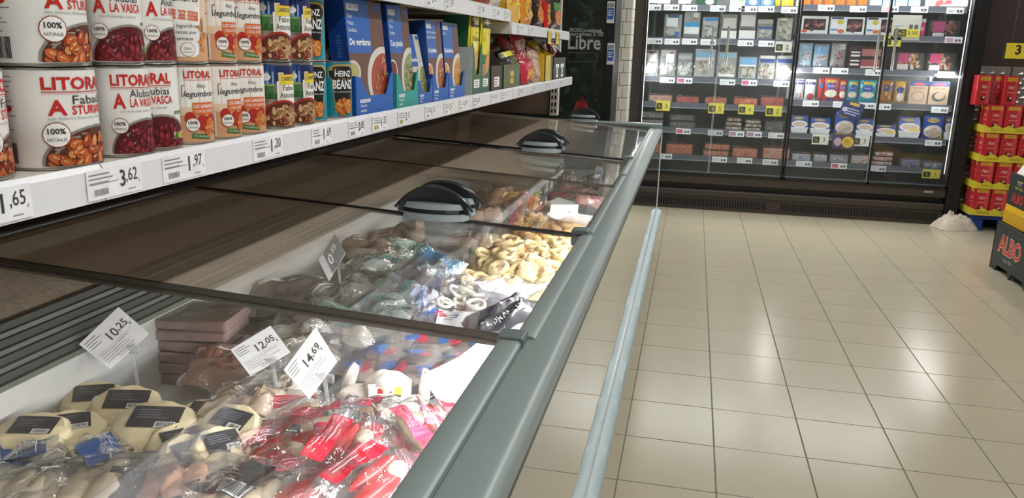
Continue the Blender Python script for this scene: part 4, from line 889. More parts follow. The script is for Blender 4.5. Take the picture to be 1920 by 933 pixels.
for q in ((1194, 207, 1245, 230, 'flat', ('8a7a74', (['9a8a84', '7a6a66', 'b0a29c'], []), 2), 'two stacked clear boxes'), (1252, 214, 1305, 240, 'flat', ('5a5450', (['6a625e', '8a807a', '4a4442'], []), 2), 'two empty-looking clear boxes'), (1358, 220, 1392, 244, 'flat', ('a89484', (['b59a88', '8a6a58', 'd6c8ba'], [(.3, .6, .4, .5, 'd9d4cc')]), 3), 'three stacked sliced packs'), (1393, 225, 1428, 246, 'flat', ('b0a292', (['c0b4a4', '8f7f6f', 'dcd4c8'], []), 3), 'three leaning sliced packs'), (1432, 224, 1470, 246, 'flat', ('5f5a58', (['6f6866', '86807c'], []), 1), 'dim grey pack')): fp(L, 4, *q)
for q in ((1245, 267, 1300, 290, 'flat', ('c9683a', (salmon, [(-.6, .5, .35, .8, '8f5a9a')]), 1), 'salmon pack with purple label'), (1315, 269, 1368, 294, 'flat', ('c9785a', (salmon+shr, [(-.7, .4, .3, .5, 'd9d0d0')]), 2), 'two stacked pink packs'), (1370, 275, 1422, 296, 'flat', ('cf7a52', (salmon+['e0b090'], [(-.6, .4, .3, .4, 'e0d0c4')]), 1), 'orange pack with white corner'), (1427, 274, 1482, 299, 'flat', ('d99a82', (shr, [(-.5, .7, .5, .3, 'e6ccc4')]), 1), 'pale pink shrimp pack')): fp(L, 5, *q)
Rr = 'right'
for k in range(6): fp(Rr, 0, 1502+k*21.3, -16, 1521+k*21.3, 8+k*.3, 'jar', ('c9622a', 'c9c9c4' if k < 4 else '5aa0d0'), 'orange jar')
for k in range(4): fp(Rr, 0, 1631+k*24, -14, 1653+k*24, 9+k*.4, 'carton', ('8fc4e0', [('r', 0, .2, 1, .3, 'e6f0f4')]), 'light blue carton')
fp(Rr, 0, 1735, -10, 1815, 13, 'box', ('e9e4e4', [('b', -.3, .3, .6, .5, ['d98a86', 'c9605c', 'e6b0ac'])]), 'white pack with pink print')
octo = ['8a5a5a', 'a87070', '6a3a40', 'c09090']
def octo_box(yc): return [('r', .42, .55, .46, .7, '1f1a1c'), ('b', .4, .5, .38, .5, octo), ('e', -.42, .72, .2, .26, 'c9c23a'), ('r', -.6, .93, .35, .1, '2a3a5a'), ('e', -.35, .22, .2, .22, 'd96a2a'), ('r', -.75, .3, .2, .1, '6a8ac9')]
for q in ((1499, 30, 1552, 62, 'box', ('eef0f2', [('r', 0, .55, .8, .6, '1f1a1c'), ('b', 0, .5, .75, .5, octo), ('e', -.7, .2, .2, .2, 'd9622a')]), 'white octopus box with wide window'), (1554, 32, 1620, 64, 'box', ('eef0f2', octo_box(0)), 'white octopus box with yellow spot'), (1622, 33, 1679, 66, 'box', ('ecedef', octo_box(1)), 'white octopus box behind the door handles'), (1718, 35, 1733, 67, 'box', ('c43a68', [('r', 0, .9, 1, .2, 'd0d0cc'), ('r', 0, .45, .6, .2, 'e6a0b8')]), 'narrow pink pack'),
          (1738, 37, 1800, 68, 'tray', ('1f1d1e', ham, 0, [(-.35, .6, .35, .6, 'b54a78'), (-.35, .14, .35, .24, 'd0ccd0')]), 'black tray with pink label')): fp(Rr, 1, *q)
for q in ((1495, 80, 1522, 124, 'bag', ('9fb8cc', [('b', 0, .35, .8, .6, ['d9a8a0', 'e6c8c0', 'b57a74']), ('r', 0, .85, .9, .25, '8fb4d0')]), 'bag of shrimps'), (1523, 82, 1553, 125, 'bag', ('8fa6b8', [('b', 0, .3, .8, .5, ['c99a92', 'dcb8b0', 'a06a66']), ('r', 0, .75, .9, .3, '6f9ac4')]), 'bag of shrimps with blue top'), (1555, 80, 1585, 126, 'bag', ('8a8886', [('b', 0, .35, .7, .6, ['7a3434', '5a2226', '9a4a44']), ('r', .3, .85, .5, .2, 'c9c9c6')]), 'grey bag of dark red meat'),
          (1589, 86, 1662, 125, 'box', ('2a1618', [('r', .15, .72, .5, .3, 'a86a66'), ('r', .15, .28, .5, .3, '9a4a50'), ('r', .15, .1, .5, .08, 'd6cdc8'), ('r', -.68, .72, .24, .06, 'e6e0dc'), ('r', -.68, .58, .24, .08, 'e0dad6'), ('r', -.68, .36, .24, .06, 'e6e0dc'), ('r', -.68, .2, .24, .08, 'e0dad6')]), 'dark brown carton with red windows'), (1673, 98, 1732, 132, 'tray', ('241f1c', ['d9822a', 'e0b06a', 'c9653a', 'e6d2b8'], 0, [(-.4, .7, .36, .5, 'b03a68'), (-.4, .2, .36, .3, 'c9bfc0')]), 'tray of orange snacks with magenta label'), (1734, 99, 1792, 134, 'tray', ('241f1c', ['d98a5a', 'e6c0a0', 'c9653a', 'f0dcc8'], 0, [(-.45, .7, .36, .5, 'c43a70'), (-.45, .2, .36, .3, 'd6cccc')]), 'tray of peach snacks with magenta label')): fp(Rr, 2, *q)
bag_r = [('r', 0, .86, .6, .12, 'd9a83a'), ('r', 0, .66, .62, .26, '1f4fa0'), ('e', 0, .34, .8, .32, 'e6dfcf'), ('r', 0, .08, .6, .14, '3a4a8a'), ('t', 0, .62, .4, .08, 'e6e6f0', 'Royal')]
bag_t = [('r', 0, .86, .6, .12, 'd9b83a'), ('e', 0, .62, .7, .3, '1f4fa0'), ('e', 0, .34, .8, .28, 'd9c6b8'), ('t', 0, .6, .4, .08, 'e6e6f0', 'Royal')]
for q in ((1488, 148, 1506, 186, 'bag', ('d9dbe0', [('r', 0, .8, 1, .12, '24387a'), ('r', 0, .95, 1, .1, '24387a'), ('b', 0, .2, .8, .3, ['c9805a', 'a85a3a'])]), 'white and navy pouch'), (1507, 149, 1528, 188, 'bag', ('dcdde2', [('r', 0, .82, 1, .12, '24387a'), ('e', .1, .2, .7, .3, 'a83a3a')]), 'white pouch with dark red bowl'), (1532, 147, 1542, 189, 'bag', ('b8302e', [('r', 0, .7, .6, .2, '1f4fa0')]), 'narrow red pouch'), (1541, 146, 1571, 191, 'bag', ('c43a34', bag_r), 'red pouch with white bowl'), (1571, 150, 1585, 190, 'bag', ('b83430', bag_r), 'red pouch half hidden'), (1586, 150, 1607, 192, 'bag', ('2a8a9a', bag_t), 'teal pouch'), (1608, 150, 1641, 194, 'bag', ('2292a4', bag_t), 'wide teal pouch'),
          (1646, 151, 1672, 194, 'bag', ('a8703a', [('r', 0, .68, .7, .26, '1f2f6a'), ('b', 0, .3, .7, .4, ['c9a27a', 'd9ccb8', '8a5a2a'])]), 'orange-brown pouch'), (1674, 152, 1696, 196, 'bag', ('c99a4a', [('e', 0, .6, .7, .3, '1f3f8a'), ('e', 0, .3, .6, .4, 'd9d2c4'), ('r', 0, .9, .6, .1, 'd9a83a')]), 'tan pouch with blue emblem'), (1701, 152, 1736, 196, 'box', ('c9ab90', [('r', 0, .9, 1, .2, '3a5a9a'), ('e', 0, .88, .7, .12, 'd9627a'), ('e', 0, .36, .7, .4, '6a5a50'), ('e', 0, .36, .64, .36, 'cfb29a'), ('t', 0, .68, .6, .06, '6a4a3a', 'TEXTURAS')]), 'beige carton with blue top'), (1738, 153, 1776, 197, 'box', ('cdb095', [('r', 0, .9, 1, .2, '3a5a9a'), ('e', 0, .88, .7, .12, 'd9627a'), ('e', 0, .36, .7, .4, '5a5a60'), ('e', .1, .4, .5, .3, 'cfb29a'), ('t', 0, .68, .6, .06, '6a4a3a', 'TEXTURAS')]), 'beige carton at the shelf end')): fp(Rr, 3, *q)
tubp = [('e', -.1, .78, .6, .18, 'c9a83a'), ('e', 0, .32, .9, .55, 'e6dcd2'), ('e', 0, .3, .7, .36, 'c9b0a4'), ('t', -.1, .74, .5, .1, '1f3f8a', 'LA VACA')]
tuby = tubp+[('r', .5, .12, .5, .2, 'e0c02a')]
for q in ((1481, 217, 1515, 247, 'tub', ('24489a', tubp), 'blue salad tub'), (1517, 221, 1557, 250, 'tub', ('2a52a8', tubp), 'blue salad tub with cyan rim'), (1562, 207, 1602, 254, 'bag', ('2f56b0', tubp+[('r', 0, .06, .8, .1, 'd9b03a')]), 'tall blue pouch with oval bowl'), (1603, 223, 1638, 254, 'tub', ('24489a', tubp), 'dim blue tub'), (1640, 234, 1680, 257, 'tub', ('2a3f70', tuby), 'low tub with yellow corner'), (1682, 220, 1725, 258, 'tub', ('2450b0', tuby), 'blue tub with yellow corner'), (1727, 216, 1768, 261, 'bag', ('2450b0', tubp+[('r', .5, .12, .5, .2, 'e0c02a')]), 'glossy blue pouch'), (1769, 219, 1786, 262, 'tub', ('2a4a94', tuby), 'shaded blue tub')): fp(Rr, 4, *q)
for q in ((1483, 286, 1522, 301, 'flat', ('b8bcc4', (['c9ccd2', 'a8acb8', '6a8ac4'], [(-.3, .5, .3, .4, '4a8ac9'), (.6, .4, .3, .4, 'c94a4a')]), 1), 'flat pack with red and blue corners'), (1524, 287, 1552, 302, 'flat', ('c4c4c8', (['d2d2d6', 'b0b0b8'], [(0, .4, .5, .3, '4a5a9a')]), 1), 'flat pale pack'), (1554, 287, 1592, 304, 'flat', ('a8a4b4', (['c0bcc8', '8f8aa4'], [(-.3, .6, .7, .4, '4a3a8a')]), 1), 'flat pack with violet band'), (1594, 288, 1630, 306, 'flat', ('c4b4b4', (['d6c8c8', 'c98a86'], [(0, .2, .9, .2, 'b83a3a')]), 1), 'flat pack with red edge'), (1633, 284, 1675, 310, 'flat', ('cdb8b4', (['dccac4', 'c9807a'], [(.2, .2, .9, .15, 'c0504a')]), 3), 'stack of three sliced packs'), (1688, 297, 1728, 312, 'flat', ('5a6a9a', (['6a7ab0', '3a4a8a', 'b09a94'], [(0, .3, .7, .3, '3a5aa0')]), 1), 'dark blue flat pack'), (1730, 304, 1770, 319, 'flat', ('7a8ab0', (['8a9ac0', '3a5aa0', 'c0aaa4'], [(0, .3, .7, .3, '4a7ab8')]), 1), 'blue flat pack at the shelf end')): fp(Rr, 5, *q)
# price labels on the fridge strips
def ftag(bay, row, u, v, w=26, h=10, col='eef0f2', label=None, acc=None, num=None, talker=False, dz=0):
    y = SFY-.006-(.004 if talker else 0); c = P(u, v, 1, y); hw = w*7.95/FPX/2; hh = h*7.95/FPX/2
    t = MB().box((c[0]-hw, y-.0015, c[2]-hh), (c[0]+hw, y, c[2]+hh), K(col, .35)).build('price_label')
    tag(t, label, 'price label', 'price labels in the fridge')
    p = Print((-hw, -hh, hw, hh))
    if acc: p.rect(-hw*.5, 0, hw*.8, hh*1.3, K(acc), 1)
    if num:
        p.rect(-hw*.5, -hh*.1, hw*.8, hh*1.2, K('2a281c'), 1); p.text('%', -hw*.5, -hh*.4, hh*.6, K('cfc04a'), 2); p.text(num, hw*.45, -hh*.45, hh*.85, DK, 1)
    else: p.lines(-hw*.85, hh*.5, hw*.8, hh, 2, K('b9bcc4'), .8); p.rect(hw*.5, -hh*.1, hw*.62, hh*.7, K('4a4c54'), 1); p.rect(hw*.5, -hh*.1, hw*.1, hh*.8, K(col), 2)
    p.build('print', t, on_plane((c[0], y-.0015, c[2]), (1, 0, 0), (0, 0, 1)))
TG = {('left', 0): [(1225, 14), (1259, 14), (1293, 15), (1346, 16, 'd6dce6'), (1382, 16), (1405, 17), (1437, 17), (1480, 19)], ('left', 1): [(1228, 77), (1260, 78), (1293, 78), (1328, 79), (1398, 81), (1437, 82)], ('left', 2): [(1251, 150), (1284, 151, 'eef0f2', 'd06a90'), (1364, 154), (1405, 155, 'eef0f2', 'd06a90'), (1465, 157)],
      ('left', 4): [(1281, 246, 'eef0f2', 'd06a80'), (1341, 249, 'c9ced2'), (1381, 251, 'eef0f2', 'b58aa8'), (1414, 252, 'eef0f2', 'b58aa8'), (1455, 254)], ('left', 5): [(1246, 293), (1349, 299), (1396, 301), (1444, 304)],
      ('right', 0): [(1549, 15), (1609, 17), (1669, 17, 'eef0f2', 'e6b0b8'), (1724, 18), (1791, 20)], ('right', 1): [(1788, 75, 'eef0f2', 'd0a0b8')], ('right', 2): [(1540, 132), (1575, 133), (1638, 136), (1773, 140)], ('right', 3): [(1520, 194), (1577, 196), (1625, 198), (1655, 200), (1762, 206)], ('right', 4): [(1750, 268)], ('right', 5): [(1507, 307), (1573, 311, 'eef0f2', 'd06a80'), (1646, 316, 'd9d4da')]}
for (bay, row), lst in TG.items():
    for k, q in enumerate(lst):
        ftag(bay, row, q[0], q[1], label='small price label, %s from left on %s strip of %s fridge bay' % (ORD[k], ROWN[row], bay), col=q[2] if len(q) > 2 else 'eef0f2', acc=q[3] if len(q) > 3 else None)
for bay, row, u, v, w, h, n_, lab in (('left', 3, 1243, 198, 25, 18, '3', 'yellow offer label, leftmost on the fourth strip of the left bay'), ('left', 3, 1343, 203, 27, 18, '5', 'yellow offer label, second on the fourth strip of the left bay'), ('left', 3, 1399, 205, 26, 17, '4', 'yellow offer label, third on the fourth strip of the left bay'), ('left', 3, 1451, 208, 27, 18, '2', 'yellow offer label nearest the middle post on the fourth strip'), ('right', 1, 1673, 77, 27, 17, '4', 'yellow offer label below the octopus boxes'), ('right', 5, 1746, 326, 28, 15, '1', 'yellow-green offer label on the bottom strip of the right bay')):
    ftag(bay, row, u, v, w, h, 'e0d24a', lab, num=n_, talker=True)
for u, v, lab, n_ in ((1469, 88, 'white and yellow offer card at the right end of the second left strip', '2'), (1538, 261, 'white offer card below the blue salad tubs', '3'), (1614, 264, 'white offer card right of the round yellow badge', '3')): ftag('right', 4, u, v, 27, 18, 'e6e6da', lab, num=n_, talker=True)
ftag('right', 1, 1699, 52, 44, 40, 'b9b6ac', 'grey shelf talker with yellow 3x2 offer among the octopus boxes', talker=True)
y = SFY-.014; c = P(1699, 62, 1, y); t = MB().box((c[0]-.105, y-.002, c[2]-.035), (c[0]+.105, y, c[2]+.035), K('cfc23a')).build('offer_card')
tag(t, 'yellow and black 3x2 card on the grey shelf talker', 'offer card')
p = Print(); p.rect(-.05, 0, .1, .06, K('2a281c'), 1); p.text('3x2', -.05, -.016, .034, K('cfc23a'), 2, w=.08); p.text('3,90', .052, -.016, .034, DK, 1, w=.08); p.build('print', t, on_plane((c[0], y-.002, c[2]), (1, 0, 0), (0, 0, 1)))
for u, v, w, h, lab, kind in ((1597, 205, 36, 26, 'tilted navy promotional card over the tall blue pouch', 0), (1581, 266, 36, 24, 'purple promotional card with a round yellow badge', 1)):
    y = SFY-.012; c = P(u, v, 1, y); hw = w*7.95/FPX/2; hh = h*7.95/FPX/2; R = Matrix.Rotation(.25 if kind == 0 else 0, 3, 'Y')
    t = MB().box((c[0]-hw, y-.002, c[2]-hh), (c[0]+hw, y, c[2]+hh), K('2c356e' if kind == 0 else '3a3060', .3), R).build('promo_card'); tag(t, lab, 'promotional card')
    p = Print(); 
    if kind: p.ell(hw*.4, 0, hh*.8, hh*.8, K('e0b83a'), 1); p.lines(hw*.4-hh*.5, hh*.4, hh, hh*.8, 4, K('8a6a1a'), 2); p.ell(-hw*.5, 0, hw*.35, hh*.6, K('c9a8b0'), 1)
    else: p.rect(.01, hh*.7, hw*.9, hh*.35, K('d9b83a'), 1); p.lines(-hw*.5, hh*.2, hw*1.3, hh*1, 3, K('c9cce0'), 1); p.ell(-hw*.6, -hh*.2, hw*.25, hh*.3, K('c9c4e0'), 2)
    p.build('print', t, on_plane((c[0], y-.002, c[2]), R@Vector((1, 0, 0)), R@Vector((0, 0, 1))))
o = MB().box((fx(1731, 358), DY-.024, .285), (fx(1749, 358), DY-.021, .305), K('8a8f92', .3)).build('maker_plate', fr)
# ================================================================== RIGHT SIDE: RED PACK DISPLAY, CLOTH, BOX STACK, SIGN
DX0, DX1, DYf = 2.43, 3.01, 7.52
yb_ = K('d9c93a', .45); RDP = K('b8252c', .3)
# blue pallet
pl = thing('plastic_pallet', ((DX0+DX1)/2, 7.72, 0), 'blue plastic pallet under the red pack display', 'pallet'); pl.location = (0, 0, 0)
PB = M('pallet_blue', hexc('1c3f8f'), .5)
MB().box((DX0+.02, DYf+.02, .10), (DX1, DYf+.42, .15), PB).build('deck', pl, bevel=.006)
for x in (DX0+.02, (DX0+DX1)/2-.03, DX1-.1):
    for y in (DYf+.03, DYf+.33): MB().rbox((x, y, 0), (x+.11, y+.09, .1), .01, PB).build('foot', pl)
def rp(p, w, h):
    p.rect(0, h*.5, w, h, K('bf2a30'), .2); p.rect(0, h*.88, w*.7, h*.13, K('d9a83a'), 1); p.text('GALLO', 0, h*.85, h*.06, K('8a1a1a'), 2, w=w*.5); p.text('Nat', 0, h*.55, h*.12, K('f2d9d0'), 1, w=w*.4, shear=.3); p.rect(0, h*.42, w*.5, h*.02, K('e6b0a8'), 1); p.ell(0, h*.2, w*.2, h*.09, K('3a1a14'), 1); p.ell(w*.05, h*.23, w*.1, h*.04, K('d9b08a'), 2); p.rect(w*.3, h*.5, w*.2, h, K('d04a50'), .5)
k = 0
tiers = [(.152, .232), (.385, .232), (.618, .24), (.862, .225)]
npk = 0
for q, (z, dz) in enumerate(tiers):
    t = thing('yellow_display_tray', (0, 0, 0), 'yellow scalloped cardboard tray, %s tier from the floor of the red display' % ORD[q], 'display tray', 'yellow trays of the red display')
    s = q*.006
    MB().box((DX0, DYf, z), (DX1, DYf+.4, z+.006), yb_).build('tray_base', t)
    N = 12; fr_ = []; 
    for a in range(N+1): fr_.append((DX0+(DX1-DX0)*a/N, z+.042+.012*math.cos(a*math.pi)))
    n = len(fr_); vs = [(x, y_, zz) for y_ in (DYf-.003, DYf) for x, zz in fr_+[(DX1, z-.012), (DX0, z-.012)]]; m = n+2
    MB().add(vs, [tuple(range(m)), tuple(range(m, 2*m))[::-1]]+[(i, (i+1) % m, m+(i+1) % m, m+i) for i in range(m)], yb_).build('tray_front', t)
    MB().box((DX0-.003, DYf, z-.012), (DX0, DYf+.4, z+.05), yb_).build('tray_side', t)
    p = Print(); 
    for a in range(3):
        p = Print(); p.text('GALLO', DX0+.1+a*.19, z+.005, .022, K('8a6a1a'), 1); p.build('tray_lettering', t, on_plane((0, DYf-.003, 0), (1, 0, 0), (0, 0, 1)))
    nx = 4
    for r_ in range(2):
        for a in range(nx):
            w = .128; x = DX0+.012+a*(DX1-DX0-.02)/nx; y = DYf+.006+r_*.13; h = dz-.012
            rz = random.Random(q*31+a*7+r_).uniform(-.09, .09)
            o = thing('red_pack', (x+w/2, y+.05, z+.0065), 'red food pack, %s from left in %s row of %s tier of the display' % (ORD[a], 'front' if r_ == 0 else 'rear', ORD[q]), 'food pack', 'red packs on the pallet display', rz=rz)
            MB().rbox((-w/2, -.05, 0), (w/2, .05, h), .008, RDP).build('pouch', o, smooth=True)
            p = Print((-w/2+.003, .005, w/2-.003, h-.004)); rp(p, w, h); p.build('front_print', o, on_plane((0, -.05, 0), (1, 0, 0), (0, 0, 1)))
            p = Print((-.046, .005, .046, h-.004)); rp(p, .1, h); p.build('side_print', o, on_plane((-w/2, 0, 0), (0, -1, 0), (0, 0, 1)))
zt_ = tiers[-1][0]+tiers[-1][1]
for a, x in enumerate((P(1838, 180, 1, DYf+.06)[0], P(1873, 180, 1, DYf+.16)[0], P(1889, 180, 1, DYf+.06)[0])):
    w = .112; h = .235
    o = thing('red_pack', (x, DYf+.06+(.12 if a == 1 else 0), zt_+.0005), 'red food pack standing on top of the display, %s' % ('leftmost', 'half hidden behind', 'right one in front')[a], 'food pack', 'red packs on the pallet display', rz=(.1, -.2, .05)[a])
    MB().rbox((-w/2, -.05, -.01), (w/2, .05, h), .008, RDP).build('pouch', o, smooth=True)
    p = Print((-w/2+.003, .005, w/2-.003, h-.004)); rp(p, w, h); p.build('front_print', o, on_plane((0, -.05, 0), (1, 0, 0), (0, 0, 1)))
# crumpled cloth on the floor
c = P(1772, 420, 2, 0); cx, cy = c[0], 7.54
def cl(a, b):
    t = a*2*math.pi; q = b; ir = 1+.25*math.sin(3*t+1)+.15*noise.noise((math.cos(t)*2, math.sin(t)*2, 3)); r = q*ir
    n_ = noise.noise((math.cos(t)*q*3.2, math.sin(t)*q*3.2, 1))+.6*noise.noise((math.cos(t)*q*7, math.sin(t)*q*7, 5))
    z = max(0, (1-q**2.2))*.085*(1+.35*math.sin(t*2+1)*q)*(1+.35*n_)+.02*abs(n_)*(1-q)
    return (cx+.17*r*math.cos(t), cy+.09*r*math.sin(t), max(.002, z*1.5))
o = MB().grid(40, 14, cl, M('cloth', hexc('cfc3b2'), .85, var=.12, scale=14, bump=.4)).build('floor_cloth', smooth=True)
tag(o, 'crumpled cream cloth lying on the floor at the fridge corner', 'cloth')
# dark branded box stack in the right foreground
AX = 2.19; AY0, AY1 = 4.6, 6.2
ab = thing('branded_box_display', (0, 0, 0), 'dark cardboard display box with red ALBO lettering on the floor', 'display box')
DG = M('albo_dark', hexc('2a3033'), .45, var=.05); AYL = K('e0b21c', .5)
za = .34
# side facing the aisle with notched feet
pts = [(AY1, .0), (AY1, za), (AY0, za), (AY0, 0)]; foot = []
y = AY0; prof = [(AY0, za)]
feet = [(AY0, 0)]
for f0, f1 in ((AY0+.1, AY0+.34), (AY0+.55, AY0+.82), (AY0+1.0, AY0+1.2), (AY1-.33, AY1-.13)):
    feet += [(f0-.03, 0), (f0, .045), (f1, .045), (f1+.03, 0)]
feet.append((AY1, 0)); prof = feet+[(AY1, za), (AY0, za)]
n = len(prof)
MB().add([(x, a, b) for x in (AX, AX+.012) for a, b in prof], [tuple(range(n)), tuple(range(n, 2*n))[::-1]]+[(i, (i+1) % n, n+(i+1) % n, n+i) for i in range(n)], DG).build('side_board', ab)
MB().box((AX+.012, AY0, .05), (AX+.5, AY1, za-.02), DG).build('inner_box', ab)
MB().box((AX, AY1-.012, 0), (AX+.5, AY1, za), DG).build('end_board', ab)
AR = K('c42f2c')
face = on_plane((AX, 0, 0), (0, -1, 0), (0, 0, 1))
p = Print()
for yy in (5.9, 5.28): p.text('ALBO', -yy+.0, .15, .115, K('d9b9a0'), 1, w=.40, bold=.055); p.text('ALBO', -yy, .15, .115, AR, 2, w=.39, bold=.02); p.text('desde 1869', -yy, .095, .026, K('a9aaa6'), 1, w=.15)
p.build('lettering', ab, face)
ab2 = thing('yellow_box_layer', (0, 0, 0), 'yellow cardboard layer between the dark ALBO boxes', 'display box')
MB().box((AX+.03, AY0, za+.001), (AX+.48, AY1-.02, za+.13), AYL).build('layer', ab2); MB().box((AX+.026, AY1-.4, za+.001), (AX+.03, AY1-.02, za+.09), K('c9990f', .5)).build('layer_flap', ab2)
ab3 = thing('dark_box_layer', (0, 0, 0), 'upper dark box with two small red ALBO names', 'display box')
MB().box((AX+.03, AY0, za+.132), (AX+.46, AY1-.02, za+.35), DG).build('layer', ab3)
p = Print()
for yy in (6.0, 5.72, 5.44): p.text('ALBO', -yy, za+.16, .06, AR, 2, w=.20, bold=.03); p.text('atún claro', -yy, za+.25, .024, K('c9b04a'), 1); p.text('PACK', -yy, za+.28, .02, K('b9b9b4'), 1); p.rect(-yy, za+.305, .1, .006, K('c9b04a'), 1)
p.build('lettering', ab3, on_plane((AX+.03, 0, 0), (0, -1, 0), (0, 0, 1)))
# white printed packs leaning on top
for k, yy in enumerate((6.02, 5.8, 5.58)):
    z0 = za+.351
    t = thing('printed_pack', (AX+.04, yy, z0), 'white leaning pack with yellow ALBO cans printed, %s from the fridge' % ORD[k], 'food pack', 'white packs on the dark boxes')
    R = Matrix.Rotation(.5, 3, 'Y'); w, h = .2, .4
    MB().box((0, -w/2, 0), (.04, w/2, h), K('dcd9d0', .4), R, (0, 0, 0)).build('carton', t, bevel=.003)
    p = Print((-w/2, 0, w/2, h))
    p.rect(-.045, h*.55, .055, h*.5, K('e0b82a'), 1, ang=-.2); p.ell(-.05, h*.3, .04, .03, K('c9a020'), 2); p.text('ALBO', -.045, h*.5, .025, AR, 3, w=.06); p.rect(.04, h*.45, .055, h*.5, K('e6c23a'), 1, ang=-.2); p.ell(.035, h*.2, .04, .03, K('c9a020'), 2); p.text('ALBO', .04, h*.4, .025, AR, 3, w=.06); p.rect(0, h*.92, w*.8, .03, K('b9b4a8'), 1)
    p.build('front_print', t, on_plane((0, 0, 0), (0, -1, 0), R@Vector((0, 0, 1))))
# yellow price sign hanging above
y = 7.3; a, b = P(1886, 78, 1, y), P(1890, 112, 1, y)
sg = thing('price_sign', (0, 0, 0), 'yellow price sign reading 3,55 in a dark frame above the red display', 'sign')
w = .45; zc_ = (a[2]+b[2])/2; hh = (a[2]-b[2])
MB().box((a[0], y, b[2]), (a[0]+w, y+.01, a[2]), K('2a2724')).build('frame', sg); MB().box((a[0]+.01, y-.002, b[2]+.01), (a[0]+w-.01, y, a[2]-.01), K('e3cb35')).build('card', sg)
for xx in (a[0]+.05, a[0]+w-.05): MB().tube([(xx, y+.005, a[2]), (xx, y+.005, 3.39)], .003, DK, n=6).build('hanging_rod', sg)
p = Print(); p.text('3', a[0]+.10, b[2]+.045, hh*.5, K('2a2724'), 1, bold=.03); p.text(',55', a[0]+.16, b[2]+.075, hh*.34, K('2a2724'), 1, al='l', bold=.02); p.text('€', a[0]+.29, b[2]+.04, .03, K('2a2724'), 1)
p.build('digits', sg, on_plane((0, y-.002, 0), (1, 0, 0), (0, 0, 1)))
# ================================================================== FROZEN GOODS IN THE CHEST
BZ = .575                                                     # basket floor
W_ = lambda u, v, z: P(u, v, 2, z)
MB().box((-1.278, FY0+.05, BZ-.02), (FX-.056, FY1-.08, BZ-.002), M('basket_floor', hexc('c4c4c2'), .5, var=.1, scale=9)).build('basket_floor', fz)
BAGF = GL('bag_film', (.97, .97, .98), .09, 2.6, .05, (.86, .86, .88), bump=.9, scale=26)
BAGT = GL('bag_film_tinted', (.86, .88, .9), .1, 2.4, .10, (.75, .76, .8), bump=.9, scale=22)
TRAYC = GL('chest_tray', (.9, .9, .92), .06, 2.2, .06, (.8, .8, .82), bump=.3, scale=14)
def flatbag(t, w, h, th, film, seed, nm='film', crumple=.5):
    """soft sheet bag lying in local XY, centred on the origin"""
    def sh(sg):
        def fn(a, b):
            u = a*2-1; v = b*2-1; e = max(0, 1-abs(u)**4)*max(0, 1-abs(v)**4)
            n_ = noise.noise((u*2+seed, v*2.4, sg*2+seed))+.6*noise.noise((u*5, v*5+seed, sg))
            return (u*w/2, v*h/2, sg*th/2*e**.5*(1+crumple*n_)+noise.noise((u*1.7+seed*3, v*1.9, 2))*th*.35)
        return fn
    return MB().grid(12, 12, sh(1), film).grid(12, 12, sh(-1), film).build(nm, t, smooth=True), sh(1)
def blob(mb, c, r, mat, seed=0, n=12, m=8, wob=.18):
    vs = []; c = Vector(c)
    def fn(a, b):
        t = a*2*math.pi; q = (b-.5)*math.pi; d = Vector((math.cos(q)*math.cos(t), math.cos(q)*math.sin(t), math.sin(q)))
        k = 1+wob*noise.noise(d*1.6+Vector((seed, seed*2, 0)))
        return c+Vector((d.x*r[0], d.y*r[1], d.z*r[2]))*k
    return mb.grid(n, m, fn, mat)
def onbag(fn, w, h): return lambda x, y, e: Vector(fn(x/w+.5, y/h+.5))+Vector((0, 0, .001+e))
# --- red-labelled seafood bags at the near front
REDM = M('red_shell', hexc('b3141f'), .3, var=.15, scale=25); CRM = M('cream_meat', hexc('e6d2b4'), .45, var=.1); PRED = K('c9283c', .3); PPINK = K('d94a68', .3)
bags = [(515, 852, .22, .15, .9, .25, 0), (585, 815, .2, .16, .4, .4, 1), (655, 850, .22, .15, 1.5, .45, 0), (672, 795, .18, .13, .2, .5, 1), (735, 845, .2, .15, 1.9, .3, 0), (795, 815, .22, .12, 2.5, .55, 1), (838, 800, .18, .1, 2.6, .6, 1), (600, 900, .22, .16, .7, .1, 0), (705, 905, .22, .16, 1.2, .2, 0), (780, 870, .2, .14, 2.3, .4, 0), (540, 790, .2, .14, .5, .3, 1)]
bl = ['its red header raised at the far left', 'with a square red header in the middle of the pile', 'with red claws standing upright', 'with a red striped header, farthest back', 'with a pink label near the centre', 'glossy and white against the front rail', 'tucked into the corner by the front rail', 'lying lowest at the bottom edge', 'with red claws at the bottom edge of the picture', 'with pink striped label beside the rail', 'nearly empty, leaning on the divider']
for k, (u, v, w, h, az, tl, kd) in enumerate(bags):
    z = .655+.02*(k % 3); c = W_(u, v, z)
    t = thing('seafood_bag', c, 'clear bag of red seafood %s' % bl[k], 'frozen bag', 'clear bags of red seafood', rot=(tl*.6, -tl*.5, az))
    _, fn = flatbag(t, w, h, .055, BAGF, k*1.7)
    mb = MB()
    blob(mb, (-.02, -.015, 0), (.065, .022, .02), REDM, k); blob(mb, (.015, .02, .002), (.06, .018, .017), REDM if kd == 0 else CRM, k+3); blob(mb, (.04, -.01, .004), (.025, .02, .018), CRM, k+5)
    mb.build('contents', t, smooth=True)
    p = Print((-w*.46, -h*.46, w*.46, h*.46)); m = PRED if k % 2 == 0 else PPINK
    p.rect(w*.02 if kd else -w*.02, h*.3, w*.6, h*.28, m, 1); p.lines(-w*.24, h*.4, w*.5, h*.2, 4, K('e6a0ac'), 2, th=.2)
    if kd: p.rect(w*.2, -h*.2, w*.3, h*.3, m, 1); p.lines(w*.08, -h*.1, w*.24, h*.2, 3, K('e6a0ac'), 2, th=.2)
    p.build('header_print', t, onbag(fn, w, h))
